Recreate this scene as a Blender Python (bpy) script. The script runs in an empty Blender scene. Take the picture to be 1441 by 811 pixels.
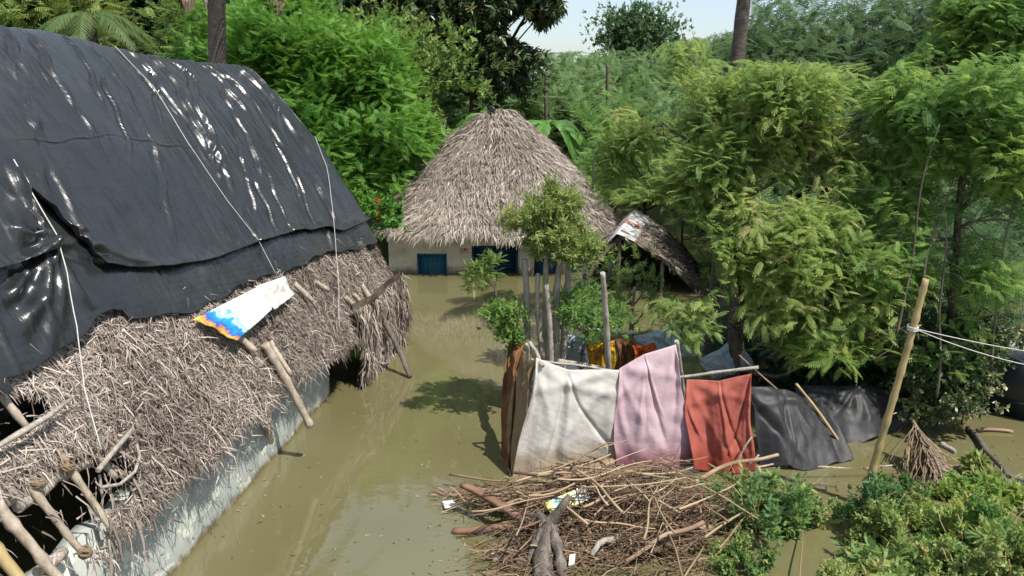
import bpy, math, random
import numpy as np
from mathutils import Vector

R = math.radians
rng = np.random.default_rng(7)
random.seed(7)
scn = bpy.context.scene
col = scn.collection

# ------------------------------------------------------------------ camera, sky, sun
PITCH = R(14.6); CH = 5.5; FPX = 1131.0
cd = bpy.data.cameras.new('camera'); cam = bpy.data.objects.new('camera', cd); col.objects.link(cam)
cam.location = (0, 0, CH); cam.rotation_euler = (R(90) - PITCH, 0, 0)
cd.sensor_width = 36; cd.lens = FPX / 1441 * 36; cd.clip_end = 2000; cd.clip_start = .1
scn.camera = cam
SUN = Vector((0.42, -0.34, 0.95)).normalized()
elev = math.asin(SUN.z)
w = bpy.data.worlds.new('World'); scn.world = w; w.use_nodes = True
nt = w.node_tree; bg = nt.nodes['Background']
sky = nt.nodes.new('ShaderNodeTexSky'); sky.sky_type = 'NISHITA'; sky.sun_disc = False
sky.sun_elevation = elev; sky.sun_rotation = math.atan2(SUN.x, SUN.y)
sky.air_density = 1.0; sky.dust_density = 1.0; sky.ozone_density = 1.0
tcw = nt.nodes.new('ShaderNodeTexCoord'); mpw = nt.nodes.new('ShaderNodeMapping'); mpw.inputs['Scale'].default_value = (1, 1, 3.5)
nzw = nt.nodes.new('ShaderNodeTexNoise'); nzw.inputs['Scale'].default_value = 2.2; nzw.inputs['Detail'].default_value = 8; nzw.inputs['Roughness'].default_value = .55
rpw = nt.nodes.new('ShaderNodeValToRGB'); rpw.color_ramp.elements[0].position = .36; rpw.color_ramp.elements[1].position = .66
rpw.color_ramp.elements[0].color = (.25, .25, .25, 1); rpw.color_ramp.elements[1].color = (.95, .95, .95, 1)
mxw = nt.nodes.new('ShaderNodeMixRGB'); mxw.inputs[2].default_value = (4.0, 4.8, 5.6, 1)
nt.links.new(tcw.outputs['Generated'], mpw.inputs[0]); nt.links.new(mpw.outputs[0], nzw.inputs['Vector']); nt.links.new(nzw.outputs[0], rpw.inputs[0])
nt.links.new(rpw.outputs[0], mxw.inputs[0]); nt.links.new(sky.outputs[0], mxw.inputs[1])
nt.links.new(mxw.outputs[0], bg.inputs[0]); bg.inputs[1].default_value = 0.12
sl = bpy.data.lights.new('sun', 'SUN'); sl.energy = 4.5; sl.angle = R(.5); sl.color = (1, .95, .87)
so = bpy.data.objects.new('sun', sl); col.objects.link(so)
so.rotation_euler = SUN.to_track_quat('Z', 'Y').to_euler()
vs = scn.view_settings
vs.view_transform = 'Standard'; vs.look = 'None'; vs.gamma = 1; vs.exposure = 0.55; vs.use_curve_mapping = False

# ------------------------------------------------------------------ photo pixel -> world
cp, sp = math.cos(PITCH), math.sin(PITCH)
def ray(px, py):
    x = (px - 720.5) / FPX; v = (py - 405.5) / FPX
    return np.array([x, cp - v * sp, -sp - v * cp])
def P(px, py, Y):                  # point at world depth Y
    d = ray(px, py); t = Y / d[1]
    return np.array([0, 0, CH]) + d * t
def W(px, py, z=0.0):              # point on a level plane
    d = ray(px, py); t = (z - CH) / d[2]
    return np.array([0, 0, CH]) + d * t
def proj(Q):
    Q = np.asarray(Q, float); x = Q[..., 0]; y = Q[..., 1]; z = Q[..., 2] - CH
    dep = y * cp - z * sp; up = y * sp + z * cp
    return 720.5 + FPX * x / dep, 405.5 - FPX * up / dep

# ------------------------------------------------------------------ materials
def newmat(name):
    m = bpy.data.materials.new(name); m.use_nodes = True
    n = m.node_tree; return m, n, n.nodes['Principled BSDF'], n.nodes['Material Output']
def N(n, t, **kw):
    o = n.nodes.new(t)
    for k, v in kw.items(): setattr(o, k, v)
    return o
def noise(n, scale, detail=4, rough=.6, vec=None):
    o = N(n, 'ShaderNodeTexNoise'); o.inputs['Scale'].default_value = scale
    o.inputs['Detail'].default_value = detail; o.inputs['Roughness'].default_value = rough
    if vec is not None: n.links.new(vec, o.inputs['Vector'])
    return o
def ramp(n, fac, stops):
    r = N(n, 'ShaderNodeValToRGB'); e = r.color_ramp.elements
    while len(e) < len(stops): e.new(.5)
    for i, (p, c) in enumerate(stops): e[i].position = p; e[i].color = (*c, 1)
    n.links.new(fac, r.inputs[0]); return r
def objco(n, scale=(1, 1, 1)):
    t = N(n, 'ShaderNodeTexCoord'); mp = N(n, 'ShaderNodeMapping'); mp.inputs['Scale'].default_value = scale
    n.links.new(t.outputs['Object'], mp.inputs[0]); return mp.outputs[0]
def bump(n, b, h, strength=.3, dist=.02):
    bp = N(n, 'ShaderNodeBump'); bp.inputs['Strength'].default_value = strength; bp.inputs['Distance'].default_value = dist
    n.links.new(h, bp.inputs['Height']); n.links.new(bp.outputs[0], b.inputs['Normal']); return bp
def simple(name, stops, scale=8, rough=.7, bs=.3, bd=.02, stretch=(1, 1, 1), spec=.3, nscale=None, transl=0):
    m, n, b, out = newmat(name)
    v = objco(n, stretch); a = noise(n, scale, 6, .65, v)
    r = ramp(n, a.outputs[0], stops); n.links.new(r.outputs[0], b.inputs['Base Color'])
    b.inputs['Roughness'].default_value = rough; b.inputs['Specular IOR Level'].default_value = spec
    if bs: 
        h = noise(n, nscale or scale * 4, 5, .6, v); bump(n, b, h.outputs[0], bs, bd)
    if transl:
        t = N(n, 'ShaderNodeBsdfTranslucent'); n.links.new(r.outputs[0], t.inputs[0])
        mx = N(n, 'ShaderNodeMixShader'); mx.inputs[0].default_value = transl
        n.links.new(b.outputs[0], mx.inputs[1]); n.links.new(t.outputs[0], mx.inputs[2]); n.links.new(mx.outputs[0], out.inputs[0])
    return m
def tinted(name, stops, rough=.55, spec=.35, transl=.35, tcol=1.3):
    """colour picked by the per-face attribute tint"""
    m, n, b, out = newmat(name)
    a = N(n, 'ShaderNodeAttribute'); a.attribute_name = 'tint'
    r = ramp(n, a.outputs['Fac'], stops); n.links.new(r.outputs[0], b.inputs['Base Color'])
    b.inputs['Roughness'].default_value = rough; b.inputs['Specular IOR Level'].default_value = spec
    if transl:
        t = N(n, 'ShaderNodeBsdfTranslucent')
        hs = N(n, 'ShaderNodeHueSaturation'); hs.inputs['Value'].default_value = tcol; hs.inputs['Hue'].default_value = .485
        n.links.new(r.outputs[0], hs.inputs['Color']); n.links.new(hs.outputs[0], t.inputs[0])
        mx = N(n, 'ShaderNodeMixShader'); mx.inputs[0].default_value = transl
        n.links.new(b.outputs[0], mx.inputs[1]); n.links.new(t.outputs[0], mx.inputs[2]); n.links.new(mx.outputs[0], out.inputs[0])
    return m

M = {}
M['neem'] = tinted('leaf_olive', [(0, (.085, .17, .05)), (.45, (.19, .30, .075)), (.78, (.31, .40, .11)), (.95, (.44, .47, .18)), (1, (.40, .31, .18))], transl=.5)
M['feather'] = tinted('leaf_fresh', [(0, (.075, .18, .05)), (.5, (.17, .31, .075)), (.85, (.27, .40, .095)), (1, (.40, .43, .12))], transl=.5)
M['bright'] = tinted('leaf_bright', [(0, (.055, .16, .025)), (.5, (.11, .27, .035)), (1, (.19, .36, .055))])
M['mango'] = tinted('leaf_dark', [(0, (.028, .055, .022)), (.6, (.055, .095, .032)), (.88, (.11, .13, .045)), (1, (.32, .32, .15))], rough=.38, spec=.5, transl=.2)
M['farleaf'] = tinted('leaf_far', [(0, (.08, .15, .055)), (.5, (.14, .24, .08)), (1, (.22, .32, .12))])  # green lightened: slight haze of distance put into the leaf colour
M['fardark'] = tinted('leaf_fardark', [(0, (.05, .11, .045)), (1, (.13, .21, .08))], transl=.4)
M['willow'] = tinted('leaf_pale', [(0, (.08, .15, .035)), (.5, (.18, .27, .065)), (1, (.34, .38, .13))])
M['weed'] = tinted('leaf_weed', [(0, (.06, .13, .05)), (.5, (.13, .24, .075)), (.85, (.22, .33, .085)), (1, (.38, .38, .13))])
M['palm'] = tinted('leaf_palm', [(0, (.05, .10, .03)), (.7, (.12, .18, .05)), (1, (.30, .24, .12))])
M['banana'] = tinted('leaf_banana', [(0, (.055, .15, .03)), (.7, (.12, .26, .05)), (1, (.24, .34, .10))], rough=.4, spec=.5)
M['deadpalm'] = tinted('leaf_dead', [(0, (.10, .07, .045)), (1, (.30, .22, .15))], transl=.1)
M['thatch'] = tinted('thatch_straw', [(0, (.075, .058, .046)), (.35, (.20, .165, .135)), (.75, (.37, .315, .265)), (1, (.54, .47, .41))], rough=.75, spec=.2, transl=.08)
M['thatchleft'] = tinted('thatch_litter', [(0, (.06, .047, .038)), (.3, (.17, .135, .11)), (.75, (.36, .30, .255)), (1, (.54, .47, .41))], rough=.75, spec=.2, transl=.08)
M['twig'] = tinted('dry_twig', [(0, (.045, .03, .02)), (.5, (.18, .12, .075)), (1, (.42, .31, .20))], rough=.7, spec=.2, transl=0)
M['thatchbase'] = simple('thatch_matting', [(.3, (.06, .045, .035)), (.6, (.17, .13, .10)), (.8, (.26, .21, .17))], 14, .9, .8, .05)
M['bark'] = simple('bark', [(.3, (.06, .048, .035)), (.7, (.17, .14, .11))], 10, .85, .6, .02, (1, 1, .3))
M['palebark'] = simple('bark_pale', [(.3, (.20, .17, .14)), (.5, (.36, .32, .27)), (.75, (.50, .46, .40))], 13, .8, .9, .025, (1, 1, .35))
M['palmbark'] = simple('bark_palm', [(.35, (.07, .055, .045)), (.7, (.16, .13, .11))], 6, .85, .9, .03, (1, 1, 4))
M['bamboo'] = simple('bamboo', [(.3, (.17, .135, .10)), (.5, (.34, .28, .215)), (.75, (.50, .43, .35))], 11, .65, .6, .012, (1, 1, .5), spec=.3)
M['bamboogold'] = simple('bamboo_gold', [(.3, (.26, .19, .085)), (.6, (.42, .32, .15)), (.8, (.50, .40, .22))], 6, .42, .2, .005, (1, 1, .4), spec=.45)
M['wood'] = simple('driftwood', [(.3, (.13, .08, .05)), (.55, (.28, .19, .125)), (.75, (.42, .31, .22))], 5, .75, .6, .015, (.35, 1, 1))
M['woodgrey'] = simple('wood_grey', [(.3, (.06, .05, .042)), (.55, (.15, .125, .105)), (.75, (.28, .24, .21))], 7, .8, .9, .03, (1, 1, .4))
M['plank'] = simple('plank_brown', [(.3, (.13, .065, .042)), (.7, (.26, .15, .10))], 5, .7, .4, .01, (.3, 1, 1))
M['rope'] = simple('rope', [(.3, (.42, .41, .38)), (.7, (.60, .58, .54))], 30, .7, 0)
M['tie'] = simple('coir_tie', [(.3, (.12, .08, .05)), (.7, (.30, .22, .14))], 40, .85, .5, .01)
M['skyroof'] = simple('sheet_metal', [(.3, (.30, .29, .29)), (.7, (.50, .50, .50))], 4, .5, .2, .005, spec=.5)
M['rust'] = simple('rust', [(.3, (.20, .07, .04)), (.7, (.34, .15, .09))], 9, .8, .3, .01)
M['crow'] = simple('crow_black', [(.3, (.012, .012, .014)), (.7, (.03, .03, .034))], 20, .5, 0)
M['teal'] = simple('teal_paint', [(.3, (.010, .055, .085)), (.55, (.02, .12, .17)), (.8, (.04, .17, .22))], 16, .6, .2, .005)
M['navy'] = simple('navy_paint', [(.3, (.008, .035, .065)), (.7, (.015, .075, .12))], 9, .5, .15, .005)
M['redpaint'] = simple('red_paint', [(.3, (.45, .07, .03)), (.7, (.6, .12, .06))], 20, .7, 0)
def lime():
    m, n, b, out = newmat('limewash'); v = objco(n); a = noise(n, 2.2, 6, .65, v); r = ramp(n, a.outputs[0], [(.25, (.34, .29, .21)), (.5, (.52, .47, .37)), (.75, (.66, .60, .49))])
    t = N(n, 'ShaderNodeSeparateXYZ'); n.links.new(v, t.inputs[0]); a2 = noise(n, 7, 5, .6, v); ad = N(n, 'ShaderNodeMath', operation='MULTIPLY_ADD'); ad.inputs[1].default_value = .35
    n.links.new(a2.outputs[0], ad.inputs[0]); n.links.new(t.outputs[2], ad.inputs[2]); rr = ramp(n, ad.outputs[0], [(.24, (1, 1, 1)), (.42, (0, 0, 0))])
    mx = N(n, 'ShaderNodeMixRGB'); n.links.new(rr.outputs[0], mx.inputs[0]); n.links.new(r.outputs[0], mx.inputs[1]); mx.inputs[2].default_value = (.20, .17, .11, 1); n.links.new(mx.outputs[0], b.inputs['Base Color'])
    b.inputs['Roughness'].default_value = .85; h = noise(n, 16, 6, .65, v); bump(n, b, h.outputs[0], .35, .01); return m
M['limewash'] = lime()
M['mud'] = simple('mud', [(.3, (.055, .042, .026)), (.7, (.13, .10, .065))], 3, .8, .6, .04)
M['hull'] = simple('hull_dark', [(.3, (.008, .012, .018)), (.7, (.022, .030, .042))], 3, .38, .15, .01, spec=.5)
M['stone'] = simple('pale_sheet', [(.3, (.42, .47, .50)), (.7, (.62, .66, .68))], 3, .5, .15, .01, transl=.2)

def cloth_mat(name, stops, scale=3, transl=.25, rough=.85, stain=None):
    m, n, b, out = newmat(name)
    v = objco(n); a = noise(n, scale, 8, .65, v)
    r = ramp(n, a.outputs[0], stops); c = r.outputs[0]
    if stain:      # mud soaked up from the hem, a patch with an uneven edge
        t = N(n, 'ShaderNodeSeparateXYZ'); n.links.new(v, t.inputs[0])
        a2 = noise(n, 5, 5, .6, v); ad = N(n, 'ShaderNodeMath', operation='MULTIPLY_ADD'); ad.inputs[1].default_value = .5
        n.links.new(a2.outputs[0], ad.inputs[0]); n.links.new(t.outputs[2], ad.inputs[2])
        rr = ramp(n, ad.outputs[0], [(.42, (1, 1, 1)), (.74, (0, 0, 0))])
        mx = N(n, 'ShaderNodeMixRGB'); n.links.new(rr.outputs[0], mx.inputs[0]); n.links.new(c, mx.inputs[1]); mx.inputs[2].default_value = (*stain, 1)
        c = mx.outputs[0]
    n.links.new(c, b.inputs['Base Color']); b.inputs['Roughness'].default_value = rough; b.inputs['Specular IOR Level'].default_value = .15
    h = noise(n, 7, 8, .72, v); bump(n, b, h.outputs[0], .55, .03)
    t = N(n, 'ShaderNodeBsdfTranslucent'); n.links.new(c, t.inputs[0])
    mx = N(n, 'ShaderNodeMixShader'); mx.inputs[0].default_value = transl
    n.links.new(b.outputs[0], mx.inputs[1]); n.links.new(t.outputs[0], mx.inputs[2]); n.links.new(mx.outputs[0], out.inputs[0])
    return m
M['white'] = cloth_mat('cloth_white', [(.3, (.50, .46, .41)), (.5, (.62, .585, .54)), (.7, (.68, .65, .61))], 1.7, stain=(.46, .37, .27))
M['pink'] = cloth_mat('cloth_pink', [(.3, (.50, .33, .38)), (.5, (.58, .42, .46)), (.75, (.66, .53, .55))], 1.5, stain=(.32, .13, .17))
M['red'] = cloth_mat('cloth_red', [(.3, (.34, .085, .065)), (.6, (.46, .14, .105)), (.8, (.52, .24, .19))], 2, stain=(.34, .07, .045))
M['ochre'] = cloth_mat('cloth_orangebrown', [(.3, (.12, .055, .028)), (.5, (.20, .095, .045)), (.7, (.28, .15, .075))], 3)
M['sack'] = cloth_mat('cloth_sacking', [(.3, (.22, .15, .08)), (.7, (.40, .29, .17))], 6)
M['yellow'] = cloth_mat('cloth_yellow', [(.42, (.62, .38, .02)), (.52, (.60, .36, .03)), (.56, (.28, .05, .05)), (.62, (.60, .36, .02))], 6)
M['orange'] = cloth_mat('cloth_orange', [(.3, (.45, .07, .02)), (.7, (.60, .14, .03))], 5)
M['paleblue'] = cloth_mat('cloth_paleblue', [(.3, (.35, .45, .52)), (.7, (.52, .60, .66))], 3)
M['brownc'] = cloth_mat('cloth_brown', [(.3, (.16, .07, .035)), (.7, (.26, .14, .08))], 5)

def net_mat():
    m, n, b, out = newmat('shade_net')
    v = objco(n); a = noise(n, 3, 5, .6, v)
    r = ramp(n, a.outputs[0], [(.3, (.014, .014, .016)), (.6, (.034, .033, .036)), (.8, (.07, .066, .068))])
    n.links.new(r.outputs[0], b.inputs['Base Color']); b.inputs['Roughness'].default_value = .55
    ch = N(n, 'ShaderNodeTexChecker'); ch.inputs['Scale'].default_value = 90; n.links.new(v, ch.inputs[0])
    g = noise(n, 60, 2, .5, v); bump(n, b, g.outputs[0], .5, .01)
    t = N(n, 'ShaderNodeBsdfTransparent'); mx = N(n, 'ShaderNodeMixShader')
    mm = N(n, 'ShaderNodeMath', operation='MULTIPLY'); mm.inputs[1].default_value = .22
    n.links.new(ch.outputs['Fac'], mm.inputs[0]); n.links.new(mm.outputs[0], mx.inputs[0])
    n.links.new(b.outputs[0], mx.inputs[1]); n.links.new(t.outputs[0], mx.inputs[2]); n.links.new(mx.outputs[0], out.inputs[0])
    return m
M['net'] = net_mat()

def tarp_mat():
    m, n, b, out = newmat('black_plastic')
    v = objco(n); a = noise(n, 1.3, 6, .65, v)
    r = ramp(n, a.outputs[0], [(.3, (.012, .013, .014)), (.6, (.022, .023, .024)), (.82, (.050, .049, .047))])
    n.links.new(r.outputs[0], b.inputs['Base Color'])
    a2 = noise(n, 2.5, 6, .7, v); rr = ramp(n, a2.outputs[0], [(.3, (.20,) * 3), (.7, (.36,) * 3)])
    n.links.new(rr.outputs[0], b.inputs['Roughness']); b.inputs['Specular IOR Level'].default_value = .6
    uvn = N(n, 'ShaderNodeTexCoord'); mpu = N(n, 'ShaderNodeMapping'); mpu.inputs['Scale'].default_value = (1, .16, 1); mpu.inputs['Rotation'].default_value = (0, 0, .12); n.links.new(uvn.outputs['UV'], mpu.inputs[0])
    h1 = noise(n, 3.2, 7, .62, mpu.outputs[0]); h2 = noise(n, 4.5, 5, .6, v)
    vo = N(n, 'ShaderNodeTexVoronoi', feature='DISTANCE_TO_EDGE'); vo.inputs['Scale'].default_value = 2.4; n.links.new(mpu.outputs[0], vo.inputs['Vector'])
    vm = N(n, 'ShaderNodeMath', operation='MINIMUM'); vm.inputs[1].default_value = .10; n.links.new(vo.outputs[0], vm.inputs[0])
    a_1 = N(n, 'ShaderNodeMath', operation='MULTIPLY_ADD'); a_1.inputs[1].default_value = .2; n.links.new(h2.outputs[0], a_1.inputs[0]); n.links.new(h1.outputs[0], a_1.inputs[2])
    a_2 = N(n, 'ShaderNodeMath', operation='MULTIPLY_ADD'); a_2.inputs[1].default_value = -1.2; n.links.new(vm.outputs[0], a_2.inputs[0]); n.links.new(a_1.outputs[0], a_2.inputs[2])
    bump(n, b, a_2.outputs[0], .5, .06)
    return m
M['tarp'] = tarp_mat()

def water_mat():
    m, n, b, out = newmat('flood_water')
    v = objco(n); a = noise(n, .25, 4, .5, v)
    r = ramp(n, a.outputs[0], [(.3, (.112, .102, .046)), (.7, (.150, .137, .066))])
    n.links.new(r.outputs[0], b.inputs['Base Color'])
    b.inputs['Roughness'].default_value = .015; b.inputs['IOR'].default_value = 1.5; b.inputs['Specular IOR Level'].default_value = .85
    v2 = objco(n, (1, 1.6, 1)); h = noise(n, 4.0, 3, .5, v2); h2 = noise(n, .8, 2, .5, v2)
    ad = N(n, 'ShaderNodeMath', operation='MULTIPLY_ADD'); ad.inputs[1].default_value = .35
    n.links.new(h.outputs[0], ad.inputs[0]); n.links.new(h2.outputs[0], ad.inputs[2])
    bump(n, b, ad.outputs[0], .07, .05)
    return m
M['water'] = water_mat()

def housewall_mat():
    m, n, b, out = newmat('green_grey_plaster')
    v = objco(n); a = noise(n, 1.6, 8, .7, v)
    r = ramp(n, a.outputs[0], [(.3, (.27, .30, .27)), (.5, (.34, .36, .33)), (.7, (.42, .43, .39))])
    # green and white paint worn in patches
    a2 = noise(n, 3.3, 5, .55, objco(n, (1, 1, 1.4))); r2 = ramp(n, a2.outputs[0], [(.57, (0, 0, 0)), (.60, (1, 1, 1))])
    mx = N(n, 'ShaderNodeMixRGB'); n.links.new(r2.outputs[0], mx.inputs[0]); n.links.new(r.outputs[0], mx.inputs[1]); mx.inputs[2].default_value = (.55, .56, .48, 1)
    a3 = noise(n, .7, 4, .5, v); r3 = ramp(n, a3.outputs[0], [(.66, (0, 0, 0)), (.70, (.7, .7, .7))])
    mx2 = N(n, 'ShaderNodeMixRGB'); n.links.new(r3.outputs[0], mx2.inputs[0]); n.links.new(mx.outputs[0], mx2.inputs[1]); mx2.inputs[2].default_value = (.09, .27, .20, 1)
    t = N(n, 'ShaderNodeSeparateXYZ'); n.links.new(v, t.inputs[0]); a4 = noise(n, 6, 5, .6, v); ad = N(n, 'ShaderNodeMath', operation='MULTIPLY_ADD'); ad.inputs[1].default_value = .3
    n.links.new(a4.outputs[0], ad.inputs[0]); n.links.new(t.outputs[2], ad.inputs[2]); r4 = ramp(n, ad.outputs[0], [(.17, (1, 1, 1)), (.26, (0, 0, 0))])
    mx3 = N(n, 'ShaderNodeMixRGB'); n.links.new(r4.outputs[0], mx3.inputs[0]); n.links.new(mx2.outputs[0], mx3.inputs[1]); mx3.inputs[2].default_value = (.16, .12, .06, 1)
    n.links.new(mx3.outputs[0], b.inputs['Base Color']); b.inputs['Roughness'].default_value = .85
    h = noise(n, 12, 6, .65, v); bump(n, b, h.outputs[0], .4, .02)
    return m
M['housewall'] = housewall_mat()

def sack_print(name, kind):
    m, n, b, out = newmat(name)
    t = N(n, 'ShaderNodeTexCoord'); mp = N(n, 'ShaderNodeMapping'); n.links.new(t.outputs['UV'], mp.inputs[0])
    nz = noise(n, 3.5, 4, .6, mp.outputs[0]); sep = N(n, 'ShaderNodeSeparateXYZ'); n.links.new(mp.outputs[0], sep.inputs[0])
    ad = N(n, 'ShaderNodeMath', operation='MULTIPLY_ADD'); ad.inputs[1].default_value = .55 
    n.links.new(nz.outputs[0], ad.inputs[0]); n.links.new(sep.outputs[0], ad.inputs[2])
    if kind == 'blue':
        st = [(.28, (.70, .45, .08)), (.34, (.60, .22, .06)), (.38, (.02, .10, .42)), (.50, (.02, .34, .65)), (.56, (.72, .76, .80)), (.62, (.03, .38, .60)), (.66, (.74, .76, .78))]
    else:
        st = [(.3, (.60, .52, .12)), (.42, (.70, .70, .55)), (.50, (.10, .50, .45)), (.54, (.12, .14, .20)), (.60, (.74, .74, .66)), (.8, (.68, .64, .20)), (.95, (.76, .76, .72))]
    r = ramp(n, ad.outputs[0], st); n.links.new(r.outputs[0], b.inputs['Base Color']); b.inputs['Roughness'].default_value = .45
    h = noise(n, 7, 4, .6, mp.outputs[0]); bump(n, b, h.outputs[0], .3, .03)
    return m
M['bluesack'] = sack_print('printed_blue_sack', 'blue'); M['yellowbag'] = sack_print('printed_yellow_bag', 'yellow')
M['palesack'] = simple('pale_sack', [(.3, (.45, .40, .36)), (.5, (.66, .64, .60)), (.62, (.68, .66, .62)), (.7, (.48, .30, .26))], 4, .6, .5, .03)

# ------------------------------------------------------------------ mesh helpers
def mesh(name, V, F, mat, parent=None, tint=None, smooth=False, origin=None, uv=None):
    V = np.asarray(V, np.float32).reshape(-1, 3)
    me = bpy.data.meshes.new(name)
    if origin is not None: V = V - np.asarray(origin, np.float32)
    me.vertices.add(len(V)); me.vertices.foreach_set('co', V.ravel())
    if isinstance(F, np.ndarray):
        k = F.shape[1]; li = F.ravel().astype(np.int32); st = np.arange(len(F), dtype=np.int32) * k
    else:
        li = np.array([i for f in F for i in f], np.int32); ln = [len(f) for f in F]; st = np.concatenate([[0], np.cumsum(ln)[:-1]]).astype(np.int32)
    me.loops.add(len(li)); me.loops.foreach_set('vertex_index', li)
    me.polygons.add(len(st)); me.polygons.foreach_set('loop_start', st)
    me.update(calc_edges=True)
    if tint is not None:
        a = me.attributes.new('tint', 'FLOAT', 'FACE'); a.data.foreach_set('value', np.asarray(tint, np.float32))
    if uv is not None:
        u = me.uv_layers.new(name='UVMap'); u.data.foreach_set('uv', np.asarray(uv, np.float32)[li].ravel())
    me.materials.append(M[mat] if isinstance(mat, str) else mat)
    if smooth: me.polygons.foreach_set('use_smooth', np.ones(len(st), bool) if isinstance(F, np.ndarray) else np.array([len(f) <= 4 for f in F]))
    o = bpy.data.objects.new(name, me); col.objects.link(o)
    if origin is not None: o.location = origin
    if parent is not None:
        o.parent = parent
        wp = Vector((0, 0, 0)); q = parent
        while q is not None: wp += q.location; q = q.parent
        o.location = (Vector(origin) if origin is not None else Vector((0, 0, 0))) - wp
    return o
def empty(name, loc, label, cat, group=None):
    o = bpy.data.objects.new(name, None); col.objects.link(o); o.location = loc; o.empty_display_size = .2
    return tag(o, label, cat, group)
def tag(o, label=None, cat=None, group=None, kind=None):
    if label: o['label'] = label
    if cat: o['category'] = cat
    if group: o['group'] = group
    if kind: o['kind'] = kind
    return o
class MB:
    def __init__(s): s.V = []; s.F = []; s.T = []; s.n = 0
    def add(s, V, F, t=None):
        V = np.asarray(V, float); F = [tuple(int(i) + s.n for i in f) for f in F]
        s.V.append(V); s.F += F; s.T += [t if t is not None else .5] * len(F); s.n += len(V)
    def tube(s, pts, rad, sides=6, t=None, nodes=0, cap=True):
        pts = np.asarray(pts, float); m = len(pts); rad = np.broadcast_to(np.asarray(rad, float), (m,))
        tg = np.gradient(pts, axis=0); tg /= np.linalg.norm(tg, axis=1)[:, None] + 1e-9
        ref = np.array([0, 0, 1.]) if abs(tg[0][2]) < .8 else np.array([1., 0, 0])
        A = np.cross(tg, ref); A /= np.linalg.norm(A, axis=1)[:, None] + 1e-9; B = np.cross(tg, A)
        th = np.arange(sides) * 2 * math.pi / sides
        ring = (A[:, None] * np.cos(th)[None, :, None] + B[:, None] * np.sin(th)[None, :, None]) * rad[:, None, None] + pts[:, None]
        V = ring.reshape(-1, 3); F = []
        for i in range(m - 1):
            for j in range(sides):
                k = (j + 1) % sides; F.append((i * sides + j, i * sides + k, (i + 1) * sides + k, (i + 1) * sides + j))
        if cap: F.append(tuple(range(sides))[::-1]); F.append(tuple(range((m - 1) * sides, m * sides)))
        s.add(V, F, t)
    def box(s, c, d, t=None, rot=None):
        x, y, z = np.asarray(d) / 2; V = np.array([(a * x, b * y, e * z) for a in (-1, 1) for b in (-1, 1) for e in (-1, 1)])
        if rot is not None: V = V @ np.asarray(rot).T
        s.add(V + np.asarray(c), [(0, 1, 3, 2), (4, 6, 7, 5), (0, 4, 5, 1), (2, 3, 7, 6), (0, 2, 6, 4), (1, 5, 7, 3)], t)
    def build(s, name, mat, parent=None, smooth=False, origin=None):
        return mesh(name, np.concatenate(s.V), s.F, mat, parent, tint=s.T, smooth=smooth, origin=origin)
def wob(a, b, n=8, amp=.03, rs=None):
    a = np.asarray(a, float); b = np.asarray(b, float); t = np.linspace(0, 1, n)[:, None]
    p = a + (b - a) * t; L = np.linalg.norm(b - a)
    for k in (1, 2, 3):
        p = p + np.sin(t * math.pi * k) * rng.normal(0, amp * L / k, 3)
    return p
def pole(name, a, b, r0, r1, mat, parent=None, label=None, cat=None, group=None, amp=.008, bamboo=True, ties=()):
    """a stick or a bamboo with swollen nodes"""
    L = np.linalg.norm(np.asarray(b) - a); n = max(6, int(L / .07)); p = wob(a, b, n, amp)
    r = np.linspace(r0, r1, n) * (1 + rng.normal(0, .03, n))
    if bamboo:
        for k in range(3, n - 1, 5): r[k] *= 1.22
    m = MB(); m.tube(p, r, 8)
    o = m.build(name, mat, parent, smooth=True, origin=None if parent is not None else p[0])
    if label: tag(o, label, cat, group)
    return o
def smooth_noise(n, k):
    """1-D smooth random curve"""
    x = np.linspace(0, 1, n); y = np.zeros(n)
    for i in range(1, k + 1): y += rng.normal() / i ** .7 * np.sin(2 * math.pi * (i * x + rng.random()))
    return y
_ph = {}
def n3(Pt, scale, seed=0, oct=3):
    """cheap 3-D value field, about -1..1"""
    if seed not in _ph:
        g = np.random.default_rng(seed + 100); _ph[seed] = (g.normal(size=(oct * 5, 3)), g.random(oct * 5) * 6.28)
    D, ph = _ph[seed]; out = 0
    for i in range(len(ph)):
        out = out + np.sin((Pt @ D[i]) * scale * (1.7 ** (i // 5)) + ph[i]) / (1.6 ** (i // 5))
    return out / 5
def unit(a): return a / (np.linalg.norm(a, axis=-1, keepdims=True) + 1e-9)

# ------------------------------------------------------------------ leaves
def inst(T, pos, X, up, s, tint):
    TV, TF = T; Nn = len(pos)
    x = unit(X); y = unit(np.cross(up, x)); z = np.cross(x, y); s = np.asarray(s)[:, None, None]
    V = pos[:, None] + s * (TV[None, :, 0:1] * x[:, None] + TV[None, :, 1:2] * y[:, None] + TV[None, :, 2:3] * z[:, None])
    F = (TF[None] + (np.arange(Nn) * len(TV))[:, None, None]).reshape(-1, 4)
    t = np.repeat(tint, len(TF)) + rng.normal(0, .07, Nn * len(TF))
    return V.reshape(-1, 3), F, np.clip(t, 0, 1)
def leaf(base, d, nrm, L, w, bend=.15):
    d = unit(np.array(d, float)); side = unit(np.cross(nrm, d)); n = np.cross(d, side)
    return [base, base + d * L * .45 + side * w / 2 + n * .02 * L, base + d * L - n * bend * L, base + d * L * .45 - side * w / 2 + n * .02 * L]
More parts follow.
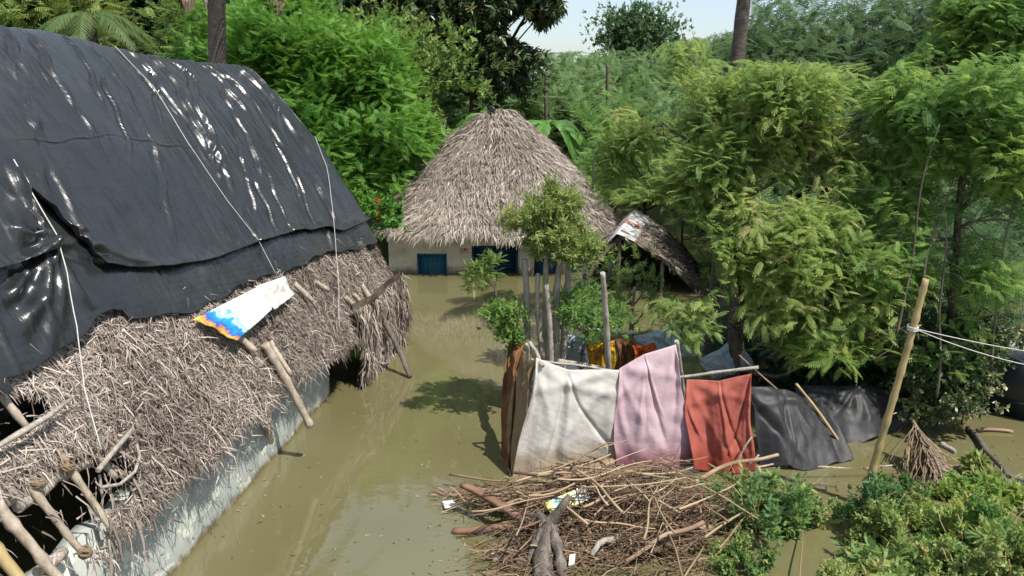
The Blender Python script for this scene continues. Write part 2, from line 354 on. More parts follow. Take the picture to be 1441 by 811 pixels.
def pinnate(L, pairs, ll, lw, ang, droop, fall=.2, taper=.5, rach=.006):
    V = []; F = []
    def rp(t): return np.array([t * L * (1 - .12 * droop * t), 0, -droop * L * t * t])
    for i in range(pairs + 1):
        t = .12 + .88 * i / pairs; b = rp(t); tg = unit(rp(t) - rp(t - .05))
        k = (1 - taper * abs(t - .45))
        for sgn in ((1, -1) if i < pairs else (0,)):
            a = R(ang) if sgn else 0
            d = tg * math.cos(a) + np.array([0, sgn * math.sin(a), 0]) - np.array([0, 0, fall]) 
            q = leaf(b, d, np.array([0, 0, 1.]), ll * k, lw); n0 = len(V); V += q; F.append((n0, n0 + 1, n0 + 2, n0 + 3))
    for i in range(3):                      # the rachis
        a, b = rp(i / 3), rp((i + 1) / 3); n0 = len(V); wv = np.array([0, rach, 0]); V += [a - wv, a + wv, b + wv * .6, b - wv * .6]; F.append((n0, n0 + 1, n0 + 2, n0 + 3))
    return np.array(V), np.array(F)
def whorl(nl, L, w, spread=.8, fall=.25):
    V = []; F = []; g = np.random.default_rng(3)
    for i in range(nl):
        a = i * 2.4 + g.random(); e = spread * (.5 + .7 * g.random())
        d = np.array([math.cos(e), math.sin(e) * math.cos(a), math.sin(e) * math.sin(a) - fall])
        b = np.array([g.random() * L * .6, 0, 0]); q = leaf(b, d, unit(np.array([.3, .1, 1.])), L * (.7 + .5 * g.random()), w)
        n0 = len(V); V += q; F.append((n0, n0 + 1, n0 + 2, n0 + 3))
    return np.array(V), np.array(F)
T_neem = pinnate(.28, 7, .085, .022, 50, .25, .12)
T_feather = pinnate(.26, 8, .080, .017, 66, .18, .05, .8)
T_spray = pinnate(.36, 8, .11, .026, 60, .12, .05, .8)
T_broad = whorl(6, .10, .055, 1.0, .15)
T_mango = whorl(9, .20, .055, .9, .35)
T_willow = whorl(9, .11, .020, .8, .15)
T_sprig = pinnate(.16, 6, .042, .024, 55, .1, -.1, .5)
T_weed = whorl(8, .045, .028, 1.1, .05)

def blob(px, py, Y, rpx, sy=1.0, dz=.8, rz=1.0):
    c = P(px, py, Y); k = np.linalg.norm(c - [0, 0, CH]) / FPX
    return c, np.array([rpx * k, rpx * k * dz, rpx * k * sy]), rz
def crown_pts(blobs, n, seed, gap=-.35, shell=.5, lump=.22, nscale=1.3, zmin=.05):
    wts = np.array([(b[1][0] * b[1][2]) * b[2] for b in blobs]); wts = wts / wts.sum()
    which = rng.choice(len(blobs), n, p=wts); C = np.array([b[0] for b in blobs])[which]; Rr = np.array([b[1] for b in blobs])[which]
    d = unit(rng.normal(size=(n, 3))); rad = shell + (1 - shell) * rng.random(n) ** .7
    rad = rad * (1 + lump * n3(d * 3 + C, 1.0, seed))
    p = C + d * Rr * rad[:, None]
    keep = (n3(p, nscale, seed + 1) > gap) & (p[:, 2] > zmin)
    return p[keep], d[keep]
def inpoly(px, py, poly):
    poly = np.asarray(poly, float); c = np.zeros(np.shape(px), bool); j = len(poly) - 1
    for i in range(len(poly)):
        xi, yi = poly[i]; xj, yj = poly[j]
        c ^= ((yi > py) != (yj > py)) & (px < (xj - xi) * (py - yi) / (yj - yi + 1e-9) + xi); j = i
    return c
SKYGAP = [(702, 42), (738, 14), (764, 50), (795, 24), (806, -60), (1062, -60), (1048, 40), (975, 52), (900, 64), (850, 68), (775, 72), (735, 62)]
TOPA = [(985, -60), (985, 30), (1010, 78), (1100, 84), (1190, 90), (1235, 60), (1260, -60)]
TOPB = [(1000, -60), (1000, 120), (1230, 110), (1300, 60), (1330, -60)]
SHED = [(815, 330), (850, 296), (885, 284), (935, 284), (1003, 330), (1010, 400), (985, 425), (900, 412), (825, 402)]
HUT = [(520, 335), (560, 290), (608, 232), (655, 180), (690, 150), (735, 150), (775, 185), (815, 245), (845, 300), (850, 330), (780, 352), (700, 420), (540, 400)]
BAN = [(612, 135), (630, 120), (700, 150), (790, 140), (835, 190), (800, 225), (770, 190), (690, 150), (640, 200)]
def crown(name, root, blobs, n, T, mat, seed, per=4, size=1.0, spread=.75, upb=.25, gap=-.35, tw=.25, shell=.5, lump=.22, nscale=1.3, tbase=.45, zmin=.05, jit=.12, cl=9, clr=None, flat=.6, clear=()):
    """boughs (sub clumps) through the crown's volume, sprays of leaves on each bough"""
    K = max(6, n // cl); c0, cd0 = crown_pts(blobs, K, seed, gap, shell, lump, nscale, zmin)
    if not len(c0): c0 = np.array([b[0] for b in blobs]); cd0 = np.tile([0, 0, 1.], (len(c0), 1))
    if clr is None: clr = .30 * size
    m_ = len(c0); big = rng.uniform(.55, 1.5, m_); w_ = big ** 2; w_ /= w_.sum(); k = rng.choice(m_, n, p=w_)
    dd = unit(rng.normal(size=(n, 3)) + [0, 0, .35]); r_ = rng.random(n) ** .5
    elong = unit(cd0 + [0, 0, .1])          # boughs stretch outwards
    off = dd * (clr * big[k] * r_)[:, None]; off[:, 2] *= flat; off += elong[k] * (rng.uniform(-.9, 1.1, n) * clr * big[k])[:, None]
    p = c0[k] + off; d = unit(cd0[k] * .7 + unit(off) * .8); ok = p[:, 2] > zmin
    ct = (tbase + .20 * n3(c0, .9, seed + 2) + rng.normal(0, .12, m_))[k]
    p, d, ct = p[ok], d[ok], ct[ok]
    p = np.repeat(p, per, 0); d = np.repeat(d, per, 0); ct = np.repeat(ct, per)
    X = unit(d * .8 + rng.normal(0, spread, p.shape) + [0, 0, upb]); X[:, 2] *= .75
    up = unit(rng.normal(0, .30, p.shape) + [0, 0, 1.] + .35 * d)
    p = p + rng.normal(0, jit, p.shape) * size
    s = size * rng.uniform(.6, 1.25, len(p)); t = ct + rng.normal(0, tw * .5, len(p))
    if clear:           # prune the boughs that would hang in these gaps
        ln = T[0][:, 0].max()
        for q in (p, p + X * (s * ln)[:, None]):
            qx, qy = proj(q); bad = np.zeros(len(q), bool)
            for c_ in clear: bad |= inpoly(qx, qy, c_)
            s = np.where(bad, -1, s)
        ok = (s > 0) | (rng.random(len(s)) < .0); p, X, up, s, t = p[ok], X[ok], up[ok], np.abs(s[ok]), t[ok]
    V, F, t = inst(T, p, X, up, s, t)
    return mesh(name, V, F, mat, root, tint=t)
def trunk(root, pts, r0, r1, blobs, mat='bark', sub=7, limb=.05, name='trunk', sides=8):
    m = MB(); pts = np.asarray(pts, float)
    # densify
    q = []; 
    for a, b in zip(pts[:-1], pts[1:]): q += list(wob(a, b, 6, .012)[:-1])
    q.append(pts[-1]); q = np.array(q); rr = np.linspace(r0, r1, len(q)) * (1 + rng.normal(0, .04, len(q)))
    m.tube(q, rr, sides)
    for c, Rr, _ in blobs:
        lower = q[q[:, 2] < c[2] - .15 * Rr[2]]
        if not len(lower): lower = q[:1]
        i = np.argmin(np.linalg.norm(lower - c, axis=1) + .5 * abs(lower[:, 2] - (c[2] - np.linalg.norm(c[:2] - lower[:, :2], axis=1) * .7)))
        L = wob(lower[i], c + [0, 0, Rr[2] * .3], 9, .07); m.tube(L, np.linspace(limb, limb * .3, 9), 5)
        for k in range(sub):
            a = L[rng.integers(3, 9)]; e = c + unit(rng.normal(size=3)) * Rr * rng.uniform(.5, .95)
            if e[2] < .1: continue
            m.tube(wob(a, e, 6, .08), np.linspace(limb * .32, limb * .08, 6), 4)
    return m.build(name, mat, root, smooth=True)

# ------------------------------------------------------------------ ground and water
def grid_sheet(name, xs, ys, zf, mat, kind='structure', smooth=True):
    X, Y = np.meshgrid(xs, ys); Z = zf(X, Y); V = np.stack([X, Y, Z], -1).reshape(-1, 3); nx = len(xs)
    i, j = np.meshgrid(np.arange(nx - 1), np.arange(len(ys) - 1)); a = (j * nx + i).ravel()
    o = mesh(name, V, np.stack([a, a + 1, a + nx + 1, a + nx], 1), mat, smooth=smooth); tag(o, kind=kind); return o
bank_c = W(1420, 840)
heap_c = W(850, 735)
def gz(X, Y):
    z = -1.1 + 0 * X
    z = z + 1.55 * np.exp(-(((X - bank_c[0] - .3) / 2.1) ** 2 + ((Y - bank_c[1] + .6) / 2.3) ** 2) ** 1.3)
    z = z + 1.22 * np.exp(-(((X - heap_c[0] - .1) / 1.75) ** 2 + ((Y - heap_c[1] + .1) / 1.25) ** 2) ** 1.5)
    z = z + 1.7 / (1 + np.exp(-(Y - 52 + 3 * np.sin(X * .2)) / 2.5))
    Q = np.stack([X, Y, 0 * X], -1)
    z = z + .10 * n3(Q, 1.3, 50) + .04 * n3(Q, 5, 51)
    return z
xs = np.concatenate([np.linspace(-900, -20, 25)[:-1], np.linspace(-20, 20, 220), np.linspace(20, 900, 25)[1:]])
ys = np.concatenate([np.linspace(-40, 2, 12)[:-1], np.linspace(2, 30, 170), np.linspace(30, 80, 40)[1:], np.linspace(80, 1200, 15)[1:]])
grid_sheet('ground', xs, ys, gz, 'mud')
grid_sheet('water', np.array([-900, -100, 0, 100, 900.]), np.array([-40, 0, 50, 1200.]), lambda X, Y: 0 * X, 'water')

# ------------------------------------------------------------------ the long thatched building on the left
E0 = np.array([-3.47, 8.5]); AX = np.array([.1142, .9935]); AN = np.array([.9935, -.1142])
ZR, ZE, HW, UE, HL, UN = 6.08, 1.2, 3.0, 8.1, 1.5, -5.5
LF = UE - UN; LFAN = 7.0; LTOT = 2 * LF + LFAN
def roofRQ(q):
    """perimeter coordinate -> ridge point and eave point in (u, w)"""
    q = np.asarray(q, float); f = np.clip((q - LF) / LFAN, 0, 1); th = np.pi / 2 - np.pi * f
    c, s = np.cos(th), np.sin(th); e = 2 / 2.7
    qu = UE + HL * np.abs(c) ** e; qw = -HW + HW * np.sign(s) * np.abs(s) ** e
    u1 = UN + np.minimum(q, LF); front = q < LF; back = q > LF + LFAN; ub = UE - (q - LF - LFAN)
    ru = np.where(front, u1, np.where(back, ub, UE)); rw = np.full_like(q, -HW)
    eu = np.where(front, u1, np.where(back, ub, qu)); ew = np.where(front, 0, np.where(back, -2 * HW, qw))
    return ru, rw, eu, ew
def roof(q, d, off=0.0):
    """surface point; d = 0 at the ridge, 1 at the eave"""
    q = np.asarray(q, float); d = np.asarray(d, float); ru, rw, eu, ew = roofRQ(q)
    u = ru + (eu - ru) * d; ww = rw + (ew - rw) * d
    dd = np.maximum(d, 0); zr = ZR - .05 * np.clip(u - 2, 0, 9) ** 1.1 + .05 * np.sin(u * .9)
    z = zr - (zr - ZE) * (.80 * dd ** 1.16 + .20 * dd ** 2.4) - .10 * (1 - dd) ** 6
    p = np.stack([E0[0] + AX[0] * u + AN[0] * ww, E0[1] + AX[1] * u + AN[1] * ww, z], -1)
    return p
def rnorm(q, d):
    e = .02; a = roof(q + e, d) - roof(q - e, d); b = roof(q, d + e) - roof(q, d - e)
    n = np.cross(b, a); n = unit(n); n = n * np.where(n[..., 2:3] < 0, -1, 1); return n
# table to turn a spot of the roof seen in the photo into (q, d)
_q = np.linspace(0, LF + LFAN * .62, 420); _d = np.linspace(.02, 1.12, 260)
_Q, _D = np.meshgrid(_q, _d); _PX, _PY = proj(roof(_Q, _D))
_vis = (rnorm(_Q, _D) * (np.array([0, 0, CH]) - roof(_Q, _D))).sum(-1) > 0
def rq(px, py):
    e = (_PX - px) ** 2 + (_PY - py) ** 2 + np.where(_vis, 0, 1e9); i = np.argmin(e); return _Q.flat[i], _D.flat[i]
TRIM = [(100, 830), (150, 790), (158, 758), (185, 748), (205, 742), (222, 712), (243, 698), (262, 676), (300, 658), (318, 640), (332, 612), (362, 596), (388, 572), (400, 548), (430, 540), (452, 522), (470, 505), (500, 545), (530, 560), (590, 470), (600, 390), (700, 390), (700, 1200), (100, 1200)]
HOLES = [[(-300, 560), (0, 548), (60, 545), (85, 562), (55, 600), (5, 625), (-300, 700)],
         [(-300, 760), (0, 700), (55, 672), (110, 636), (165, 622), (200, 650), (192, 700), (165, 712), (168, 752), (140, 775), (145, 830), (120, 1000), (-300, 1200)]]
house = empty('thatched_building', (E0[0], E0[1], 0), 'long low building with ragged brown palm thatch roof mostly under black plastic', 'house')
qa = np.linspace(0, LTOT, 620); da = np.linspace(0, 1.0, 90)
QQ, DD = np.meshgrid(qa, da)
V = roof(QQ, DD); nn = rnorm(QQ, DD)
V = V + nn * (.10 * n3(V, 2.2, 11) + .035 * n3(V, 8, 12) - .12)[..., None]
nx = len(qa); i, j = np.meshgrid(np.arange(nx - 1), np.arange(len(da) - 1)); a = (j * nx + i).ravel()
F = np.stack([a, a + 1, a + nx + 1, a + nx], 1)
cx, cy = proj(V.reshape(-1, 3)[F].mean(1)); hole = inpoly(cx, cy, HOLES[0]) | inpoly(cx, cy, HOLES[1])
hole |= inpoly(cx, cy + 12, TRIM) & (DD.ravel()[a] > .7)
hole &= (QQ.ravel()[a] < LF)
# the eave edge is eaten unevenly
edge = .985 + .03 * n3(V.reshape(-1, 3)[F[:, 0]], 1.6, 13)
keep = ~hole & (DD.ravel()[a] < edge)
base = mesh('thatch_roof', V, F[keep], 'thatchbase', house, smooth=True)
tag(base, 'ragged grey brown palm thatch')
# loose leaf strips over the mat, all part of the thatch
def strips(p, n, down, L, Wd, ang, lift, mat, name, parent, tb=.5, tv=.25, base_rand=.2):
    k = len(p); t1 = unit(down); t2 = np.cross(n, t1); th = rng.normal(0, ang, k)[:, None]
    X = unit(t1 * np.cos(th) + t2 * np.sin(th) + n * (lift + rng.normal(0, .16, (k, 1))))
    up = unit(n + rng.normal(0, .35, (k, 3)))
    TV = np.array([[0, -.5, 0], [0, .5, 0], [.5, .42, .06], [.5, -.42, .06], [1, .12, -.03], [1, -.12, -.03]]); TF = np.array([[0, 1, 2, 3], [3, 2, 4, 5]])
    y = unit(np.cross(up, X)); z = np.cross(X, y)
    Ls = (L * rng.uniform(.5, 1.5, k))[:, None, None]; Ws = (Wd * rng.uniform(.6, 1.5, k))[:, None, None]
    V = p[:, None] + TV[None, :, 0:1] * X[:, None] * Ls + TV[None, :, 1:2] * y[:, None] * Ws + TV[None, :, 2:3] * z[:, None] * Ls
    F = (TF[None] + (np.arange(k) * 6)[:, None, None]).reshape(-1, 4)
    t = np.clip(tb + .22 * n3(p, 1.1, 14) + rng.normal(0, tv, k), 0, 1)
    return mesh(name, V.reshape(-1, 3), F, mat, parent, tint=np.repeat(t, 2))
def tarp_edge_poly():
    return [(0, 530), (60, 505), (110, 478), (135, 455), (160, 444), (172, 441), (178, 452), (215, 448), (262, 440), (310, 418), (350, 402), (400, 380), (440, 364), (480, 353), (534, 342)]
TE = np.array([rq(*p) for p in tarp_edge_poly()])
def dmax(q):
    o = np.argsort(TE[:, 0]); return np.interp(q, TE[o, 0], TE[o, 1], left=TE[o, 1][0] + .02, right=TE[o, 1][-1])
nS = 300000
q = rng.uniform(0, LF + LFAN * .75, nS); d = rng.uniform(.40, 1.03, nS)
far_keep = rng.random(nS) < np.where(q < 2.0, .5, 1)
ok = (d > dmax(q) - .06) & far_keep; q, d = q[ok], d[ok]
p = roof(q, d); n = rnorm(q, d); px, py = proj(p)
h = (inpoly(px, py, HOLES[0]) | inpoly(px, py, HOLES[1])) & (rng.random(len(p)) > .012)
h |= inpoly(px, py + 8 + 10 * n3(p, 6, 15), TRIM) & (rng.random(len(p)) > .04) & (q < LF) & (d > .7)
p, n, q, d = p[~h], n[~h], q[~h], d[~h]
e = .01; down = unit(roof(q, d + e) - roof(q, d))
p = p + n * (.10 * n3(p, 2.2, 11) + .035 * n3(p, 8, 12) - .08 + rng.uniform(-.03, .05, len(p)))[:, None]
strips(p, n, down, .115, .0105, .95, .10, 'thatchleft', 'loose_thatch', house, tb=.60, tv=.28)
sel = rng.random(len(p)) < .035; strips(p[sel] + n[sel] * .03, n[sel], down[sel] + .5 * n3(p[sel], .9, 19)[:, None] * np.cross(n[sel], down[sel]), .24, .012, 1.0, .08, 'thatchleft', 'long_straws', house, tb=.62, tv=.3)
# fringe hanging over the eave
nS = 9000; q = rng.uniform(0, LF + LFAN * .7, nS); d = rng.uniform(.86, 1.03, nS); p = roof(q, d); n = rnorm(q, d); px, py = proj(p)
h = (inpoly(px, py, HOLES[0]) | inpoly(px, py, HOLES[1])) & (rng.random(len(p)) > .1); h |= inpoly(px, py + 14, TRIM) & (q < LF); p, n, q, d = p[~h], n[~h], q[~h], d[~h]
clump = n3(p, 2.6, 17) + .5 * n3(p, 9, 18) > -.2; p, n = p[clump], n[clump]
strips(p - n * .04, n, np.tile([0, 0, -1.], (len(p), 1)) + n * .35, .22, .014, .6, .0, 'thatchleft', 'eave_fringe', house, tb=.45)

def uwz(u, ww, z): return np.array([E0[0] + AX[0] * u + AN[0] * ww, E0[1] + AX[1] * u + AN[1] * ww, z])
Rb = np.array([[AX[0], AN[0], 0], [AX[1], AN[1], 0], [0, 0, 1]])
# walls (plastered, low, standing in the water)
wl0, wl1 = W(240, 811), W(465, 555)
def uw(p): r = p[:2] - E0; return r @ AX, r @ AN
u0, w0 = uw(wl0); u1, w1 = uw(wl1); wm = (w0 + w1) / 2
def wallpanel(name, ua, ub, wa, wb, z0, z1, th=.2, along=True):
    n = 60; V = []; F = []
    us = np.linspace(ua, ub, n)
    for k, u in enumerate(us):
        top = z1 + .03 * math.sin(k * 1.3) + rng.normal(0, .01); x = wa + (wb - wa) * k / (n - 1) + .012 * math.sin(k * .7)
        for (dw, z) in ((0, z0), (0, (z0 + top) / 2), (0, top), (-th, top), (-th, z0)): V.append(uwz(u, x + dw, z))
    for k in range(n - 1):
        for c in range(4): F.append((k * 5 + c, k * 5 + 5 + c, k * 5 + 6 + c, k * 5 + 1 + c))
    F += [(0, 1, 2, 3, 4), tuple((n - 1) * 5 + c for c in (4, 3, 2, 1, 0))]
    return mesh(name, V, F, 'housewall', house)
wallpanel('wall', -5.3, u1, w0 - (w1 - w0), w1, -1.1, 1.28)
m = MB()
for (u_, w_, du, dw) in ((u1 - .12, -3, .22, 4.6), (2.0, -5.4, 14.5, .2), (-5.3, -3, .2, 4.6)):
    m.box(uwz(u_, w_, .3), (du, dw, 2.7), rot=Rb)
m.build('inner_wall', 'housewall', house)
# frame timbers: purlins and rafters showing through the holes; every one a mesh of its own
def onroof(px, py, off=0.0):
    a, b = rq(px, py); return roof(a, b) + rnorm(a, b) * off
def rafter(x0, y0, x1, y1, off0=-.10, off1=-.08, r=.036, name='rafter', mat='bamboo', ext=0):
    a, b = onroof(x0, y0, off0), onroof(x1, y1, off1); b = b + (b - a) * ext
    return pole(name, a, b, r, r * .85, mat, house)
for a in [(50, 668, 125, 775), (95, 636, 168, 745), (140, 628, 172, 668), (172, 655, 190, 672), (6, 543, 52, 600), (-30, 590, 12, 640)]: rafter(*a)
for a in [(-60, 745, 150, 640), (50, 700, 100, 668), (80, 800, 118, 765)]: rafter(*a, r=.06, name='purlin', mat='palebark', off0=-.2, off1=-.2)
rafter(-10, 708, 88, 825, 0.02, .02, r=.048); rafter(-30, 742, 40, 825, .0, .0, r=.055, mat='bamboogold')
# a springy branch pressed over the litter
g = [onroof(x, y, .07) for x, y in ((-20, 640), (20, 612), (60, 588), (92, 566))]; m = MB(); m.tube(np.array(g), [.022, .03, .028, .015], 6); m.build('bent_stick', 'palebark', house, True)
g = [onroof(x, y, .06) for x, y in ((135, 688), (160, 684), (182, 668), (190, 645), (184, 628))]; m = MB(); m.tube(np.array(g), .018, 5); m.build('bent_stick', 'palebark', house, True)
g = [onroof(x, y, .08) for x, y in ((128, 668), (150, 640), (178, 606))]; m = MB(); m.tube(np.array(g), .028, 5); m.build('bent_stick', 'palebark', house, True)
for x, y in ((60, 680), (128, 775), (5, 718), (104, 652), (75, 812)):       # coir lashings
    c = onroof(x, y, -.06); m = MB()
    for k in range(5):
        t = np.linspace(0, 2 * math.pi, 9); ax = unit(rng.normal(size=3)); bx = unit(np.cross(ax, [0, .3, 1])); m.tube(c + .058 * (np.cos(t)[:, None] * ax + np.sin(t)[:, None] * bx), .014, 4)
    m.build('lashing', 'tie', house, True)
# poles and rafter ends sticking out low on the roof
for (x0, y0, x1, y1, r) in [(486, 419, 509, 450, .045), (497, 413, 521, 450, .04), (509, 402, 529, 446, .05), (540, 399, 557, 434, .035), (414, 399, 434, 428, .045), (442, 396, 456, 412, .045), (379, 480, 402, 530, .04), (335, 475, 350, 498, .05)]:
    a, b = onroof(x0, y0, .00), onroof(x1, y1, .10); pole('rafter', a, b, r, r * .9, 'bamboo', house)
a = onroof(368, 487, .05); pole('rafter', a, W(437, 601, .55), .062, .055, 'bamboo', house)
a = onroof(528, 436, .08); pole('rafter', a, W(577, 531, .02), .06, .045, 'woodgrey', house)
pole('post', W(378, 672, -.9), W(376, 590, .9) , .055, .055, 'bamboo', house)
pole('post', uwz(9.2, -.35, -1), uwz(9.2, -.35, 1.25), .06, .06, 'bamboo', house); pole('post', uwz(7.6, -.35, -1), uwz(7.6, -.35, 1.4), .06, .06, 'bamboo', house)
# bundle of thatch hanging to the water past the wall end
k = 7000; u = rng.uniform(u1 + .35, 8.3, k); zz = rng.uniform(.0, 1.5, k); fr = (8.3 - u) / (8.3 - u1)
lump = .10 * n3(np.stack([u, 0 * u, zz], -1), 4, 21)
ww = -.10 + .04 * u + .1 * (1.5 - zz) * 0 + lump; ok = zz > .02 + .35 * np.clip((u - 7) / 1.3, 0, 1) + .05 * np.sin(u * 14)
u, zz, ww = u[ok], zz[ok], ww[ok]; p = np.stack([E0[0] + AX[0] * u + AN[0] * ww, E0[1] + AX[1] * u + AN[1] * ww, zz], -1)
nn_ = np.tile([AN[0], AN[1], .25], (len(p), 1)); strips(p, nn_, np.tile([0, 0, -1.], (len(p), 1)), .30, .03, .45, .04, 'thatchleft', 'thatch_panel', house, tb=.5)
us = np.linspace(u1 + .35, 8.3, 40); zs = np.linspace(.05, 1.6, 16); U_, Z_ = np.meshgrid(us, zs); L_ = -.16 + .04 * U_ + .10 * n3(np.stack([U_, 0 * U_, Z_], -1), 4, 21)
V = np.stack([E0[0] + AX[0] * U_ + AN[0] * L_, E0[1] + AX[1] * U_ + AN[1] * L_, Z_ + .3 * np.clip((U_ - 7) / 1.3, 0, 1) * (Z_ < .3)], -1)
i, j = np.meshgrid(np.arange(39), np.arange(15)); a = (j * 40 + i).ravel(); mesh('thatch_panel_backing', V, np.stack([a, a + 1, a + 41, a + 40], 1), 'thatchbase', house, smooth=True)
# wisps where the mat has torn over the lower opening
k = 500; q = rng.uniform(.5, 5.2, k); d = rng.uniform(.8, 1.02, k); p = roof(q, d); px, py = proj(p); near = inpoly(px, py, [(90, 620), (200, 600), (230, 700), (190, 800), (140, 811), (150, 700)])
p, q, d = p[near], q[near], d[near]; n = rnorm(q, d); strips(p, n, np.tile([0, 0, -1.], (len(p), 1)) + n * .2, .35, .02, .5, 0, 'thatchleft', 'torn_thatch', house, tb=.5)

# ------------------------------------------------------------------ the black plastic
def seam(q):
    S = np.array([rq(*p) for p in ((2, 240), (30, 300), (60, 352), (130, 372), (220, 376), (290, 362), (350, 340), (400, 326), (455, 318), (476, 324), (520, 300))]); o = np.argsort(S[:, 0])
    return np.interp(q, S[o, 0], S[o, 1])
kq, kd = rq(60, 348)            # the gathered knot
FOLDS = []
for (x0, y0, x1, y1, s, a) in [(180, 60, 300, 240, .035, .055), (262, 110, 306, 250, .025, .04), (160, 60, 380, 390, .03, .035), (300, 62, 420, 250, .03, .05), (330, 90, 480, 300, .05, .06), (215, 62, 330, 290, .035, .07), (250, 90, 300, 250, .02, .05),
        (30, 40, 130, 220, .04, .04), (0, 50, 40, 130, .04, .05), (345, 95, 400, 200, .03, .045), (120, 60, 230, 260, .05, .03), (380, 200, 430, 320, .03, .04), (200, 190, 240, 350, .04, .03), (280, 70, 350, 170, .03, .05), (240, 60, 275, 120, .025, .05), (300, 120, 370, 270, .03, .05), (370, 250, 400, 335, .025, .05), (348, 255, 378, 330, .025, .04), (425, 240, 470, 320, .04, .06), (400, 110, 470, 240, .04, .04), (0, 100, 60, 220, .05, .03), (60, 240, 130, 360, .05, .03), (15, 203, 275, 214, .012, .014), (140, 120, 175, 230, .02, .04), (90, 60, 140, 160, .02, .04), (200, 100, 225, 180, .018, .04), (320, 180, 350, 300, .02, .04), (410, 250, 440, 325, .025, .05), (290, 60, 330, 130, .02, .05)]:
    FOLDS.append((*rq(x0, y0), *rq(x1, y1), s * .8, a))
RAD = []
for (x1, y1, s, a) in [(0, 240, .045, .08), (0, 280, .04, .06), (140, 355, .035, .06), (200, 372, .03, .04), (110, 330, .03, .04), (0, 330, .05, .08), (0, 420, .05, .09), (40, 470, .06, .09), (90, 460, .05, .07), (130, 430, .05, .07), (20, 380, .04, .06), (60, 500, .05, .05), (40, 160, .05, .03)]:
    RAD.append((kq, kd, *rq(x1, y1), s, a))
SL = 6.4    # metres of slope per unit of d
def foldh(q, d, folds, grow=.15):
    h = 0 * q
    for k, (q0, d0, q1, d1, s, a) in enumerate(folds):
        v = np.array([q1 - q0, (d1 - d0) * SL]); L = np.linalg.norm(v); v = v / L
        x = (q - q0) * v[0] + (d - d0) * SL * v[1]; y = -(q - q0) * v[1] + (d - d0) * SL * v[0]
        y = y + .05 * np.sin(x * 3 + k) + .02 * np.sin(x * 9 + k * 2)
        t = x / L; env = np.clip((t + .05) / .12, 0, 1) * np.clip((1.08 - t) / .25, 0, 1)
        wd = s * (1 + grow * np.maximum(x, 0) * 2)
        h = h + a * env * (.8 + .2 * np.sin(x * 3 + k * 1.7)) * (np.exp(-(y / wd) ** 2) - .45 * np.exp(-((y - 1.9 * wd) / (1.3 * wd)) ** 2))
    return h
def wrk(p, q, d):
    a = np.stack([q * 1.5 + .25 * d * SL, d * SL * .22, 0 * q], -1)        # long soft wrinkles down the slope
    r1 = np.abs(n3(a, 2.4, 31)); r2 = np.abs(n3(a, 5.5, 32)); r3 = n3(a * [1, 1, 1], 1.0, 33)
    on = np.clip(.5 + n3(p, .8, 36), 0, 1.3); return (.11 * np.maximum(0, .25 - r1) + .07 * np.maximum(0, .2 - r2)) * on + .04 * r3 + .004 * n3(p, 9, 34)
def sheet(name, qa, d0f, d1f, nd, off, folds, label, hem=.0, extra=None, grow=.15):
    t = np.linspace(0, 1, nd)
    QQ, TT = np.meshgrid(qa, t); DD = d0f(QQ) + (d1f(QQ) - d0f(QQ)) * TT
    p = roof(QQ, DD); n = rnorm(QQ, np.maximum(DD, .03)); hh = off + foldh(QQ, DD, folds, grow) + wrk(p, QQ, DD)
    if hem: hh = hh + hem * np.exp(-((1 - TT) * (d1f(QQ) - d0f(QQ)) * SL / .09) ** 2) * (1 + .6 * np.sin(QQ * 5))
    if extra is not None: hh = hh + extra(QQ, DD, TT)
    V = p + n * hh[..., None]; nx = len(qa)
    i, j = np.meshgrid(np.arange(nx - 1), np.arange(nd - 1)); a = (j * nx + i).ravel()
    o = mesh(name, V, np.stack([a, a + 1, a + nx + 1, a + nx], 1), 'tarp', smooth=True, uv=np.stack([QQ, DD * SL], -1).reshape(-1, 2)); sd = o.modifiers.new('thick', 'SOLIDIFY'); sd.thickness = .006; sd.offset = 1
    return tag(o, label, 'tarpaulin', 'black plastic sheets over the long roof')
qa = np.linspace(0, LF + LFAN * .56, 900)
sheet('plastic_sheet', qa, lambda q: -.20 + 0 * q, lambda q: seam(q) + .012, 420, .10, FOLDS + RAD, 'large upper black plastic sheet creased and glinting over the roof ridge', hem=.05)
sheet('plastic_sheet', qa, lambda q: np.minimum(seam(q) - .03, dmax(q) - .05), lambda q: dmax(q) + .006 * np.sin(q * 2.1) + .003 * np.sin(q * 7), 160, .045, RAD + [(*rq(455, 322), *rq(470, 362), .05, .07)], 'narrow lower strip of black plastic hanging below the big sheet hem', hem=.0, grow=.3)
# back of the roof is covered the same way
sheet('plastic_sheet', np.linspace(LF + LFAN * .555, LTOT, 300), lambda q: -.02 + 0 * q, lambda q: .8 + 0 * q, 80, .07, [], 'black plastic sheet over the far slope behind the ridge')
def rope(pts, r, label, off=.0):
    m = MB(); q = [np.asarray(pts[0])]
    for a, b in zip(pts[:-1], pts[1:]): q += list(wob(a, b, 5, .004)[1:])
    m.tube(np.array(q), r * .65, 5); return tag(m.build('rope', 'rope', smooth=True, origin=q[0]), label, 'rope', 'pale ropes over the plastic')
rope([onroof(3, 238, .17), onroof(28, 290, .2), onroof(60, 346, .22), onroof(75, 395, .20), onroof(92, 470, .16), onroof(108, 550, .10), onroof(131, 640, .12)], .010, 'white rope knotted on the black plastic, hanging from the gathered crease at left')
rope([onroof(445, 190, .16), onroof(452, 240, .15), onroof(459, 300, .16), onroof(465, 345, .12), onroof(468, 400, .12), onroof(470, 462, .1)], .008, 'thin white rope hanging straight down near the far end of the plastic')
rope([onroof(160, 62, .13), onroof(205, 130, .14), onroof(255, 210, .15), onroof(310, 290, .14), onroof(352, 345, .15), onroof(383, 392, .1)], .008, 'grey rope stretched diagonally down the middle of the plastic')
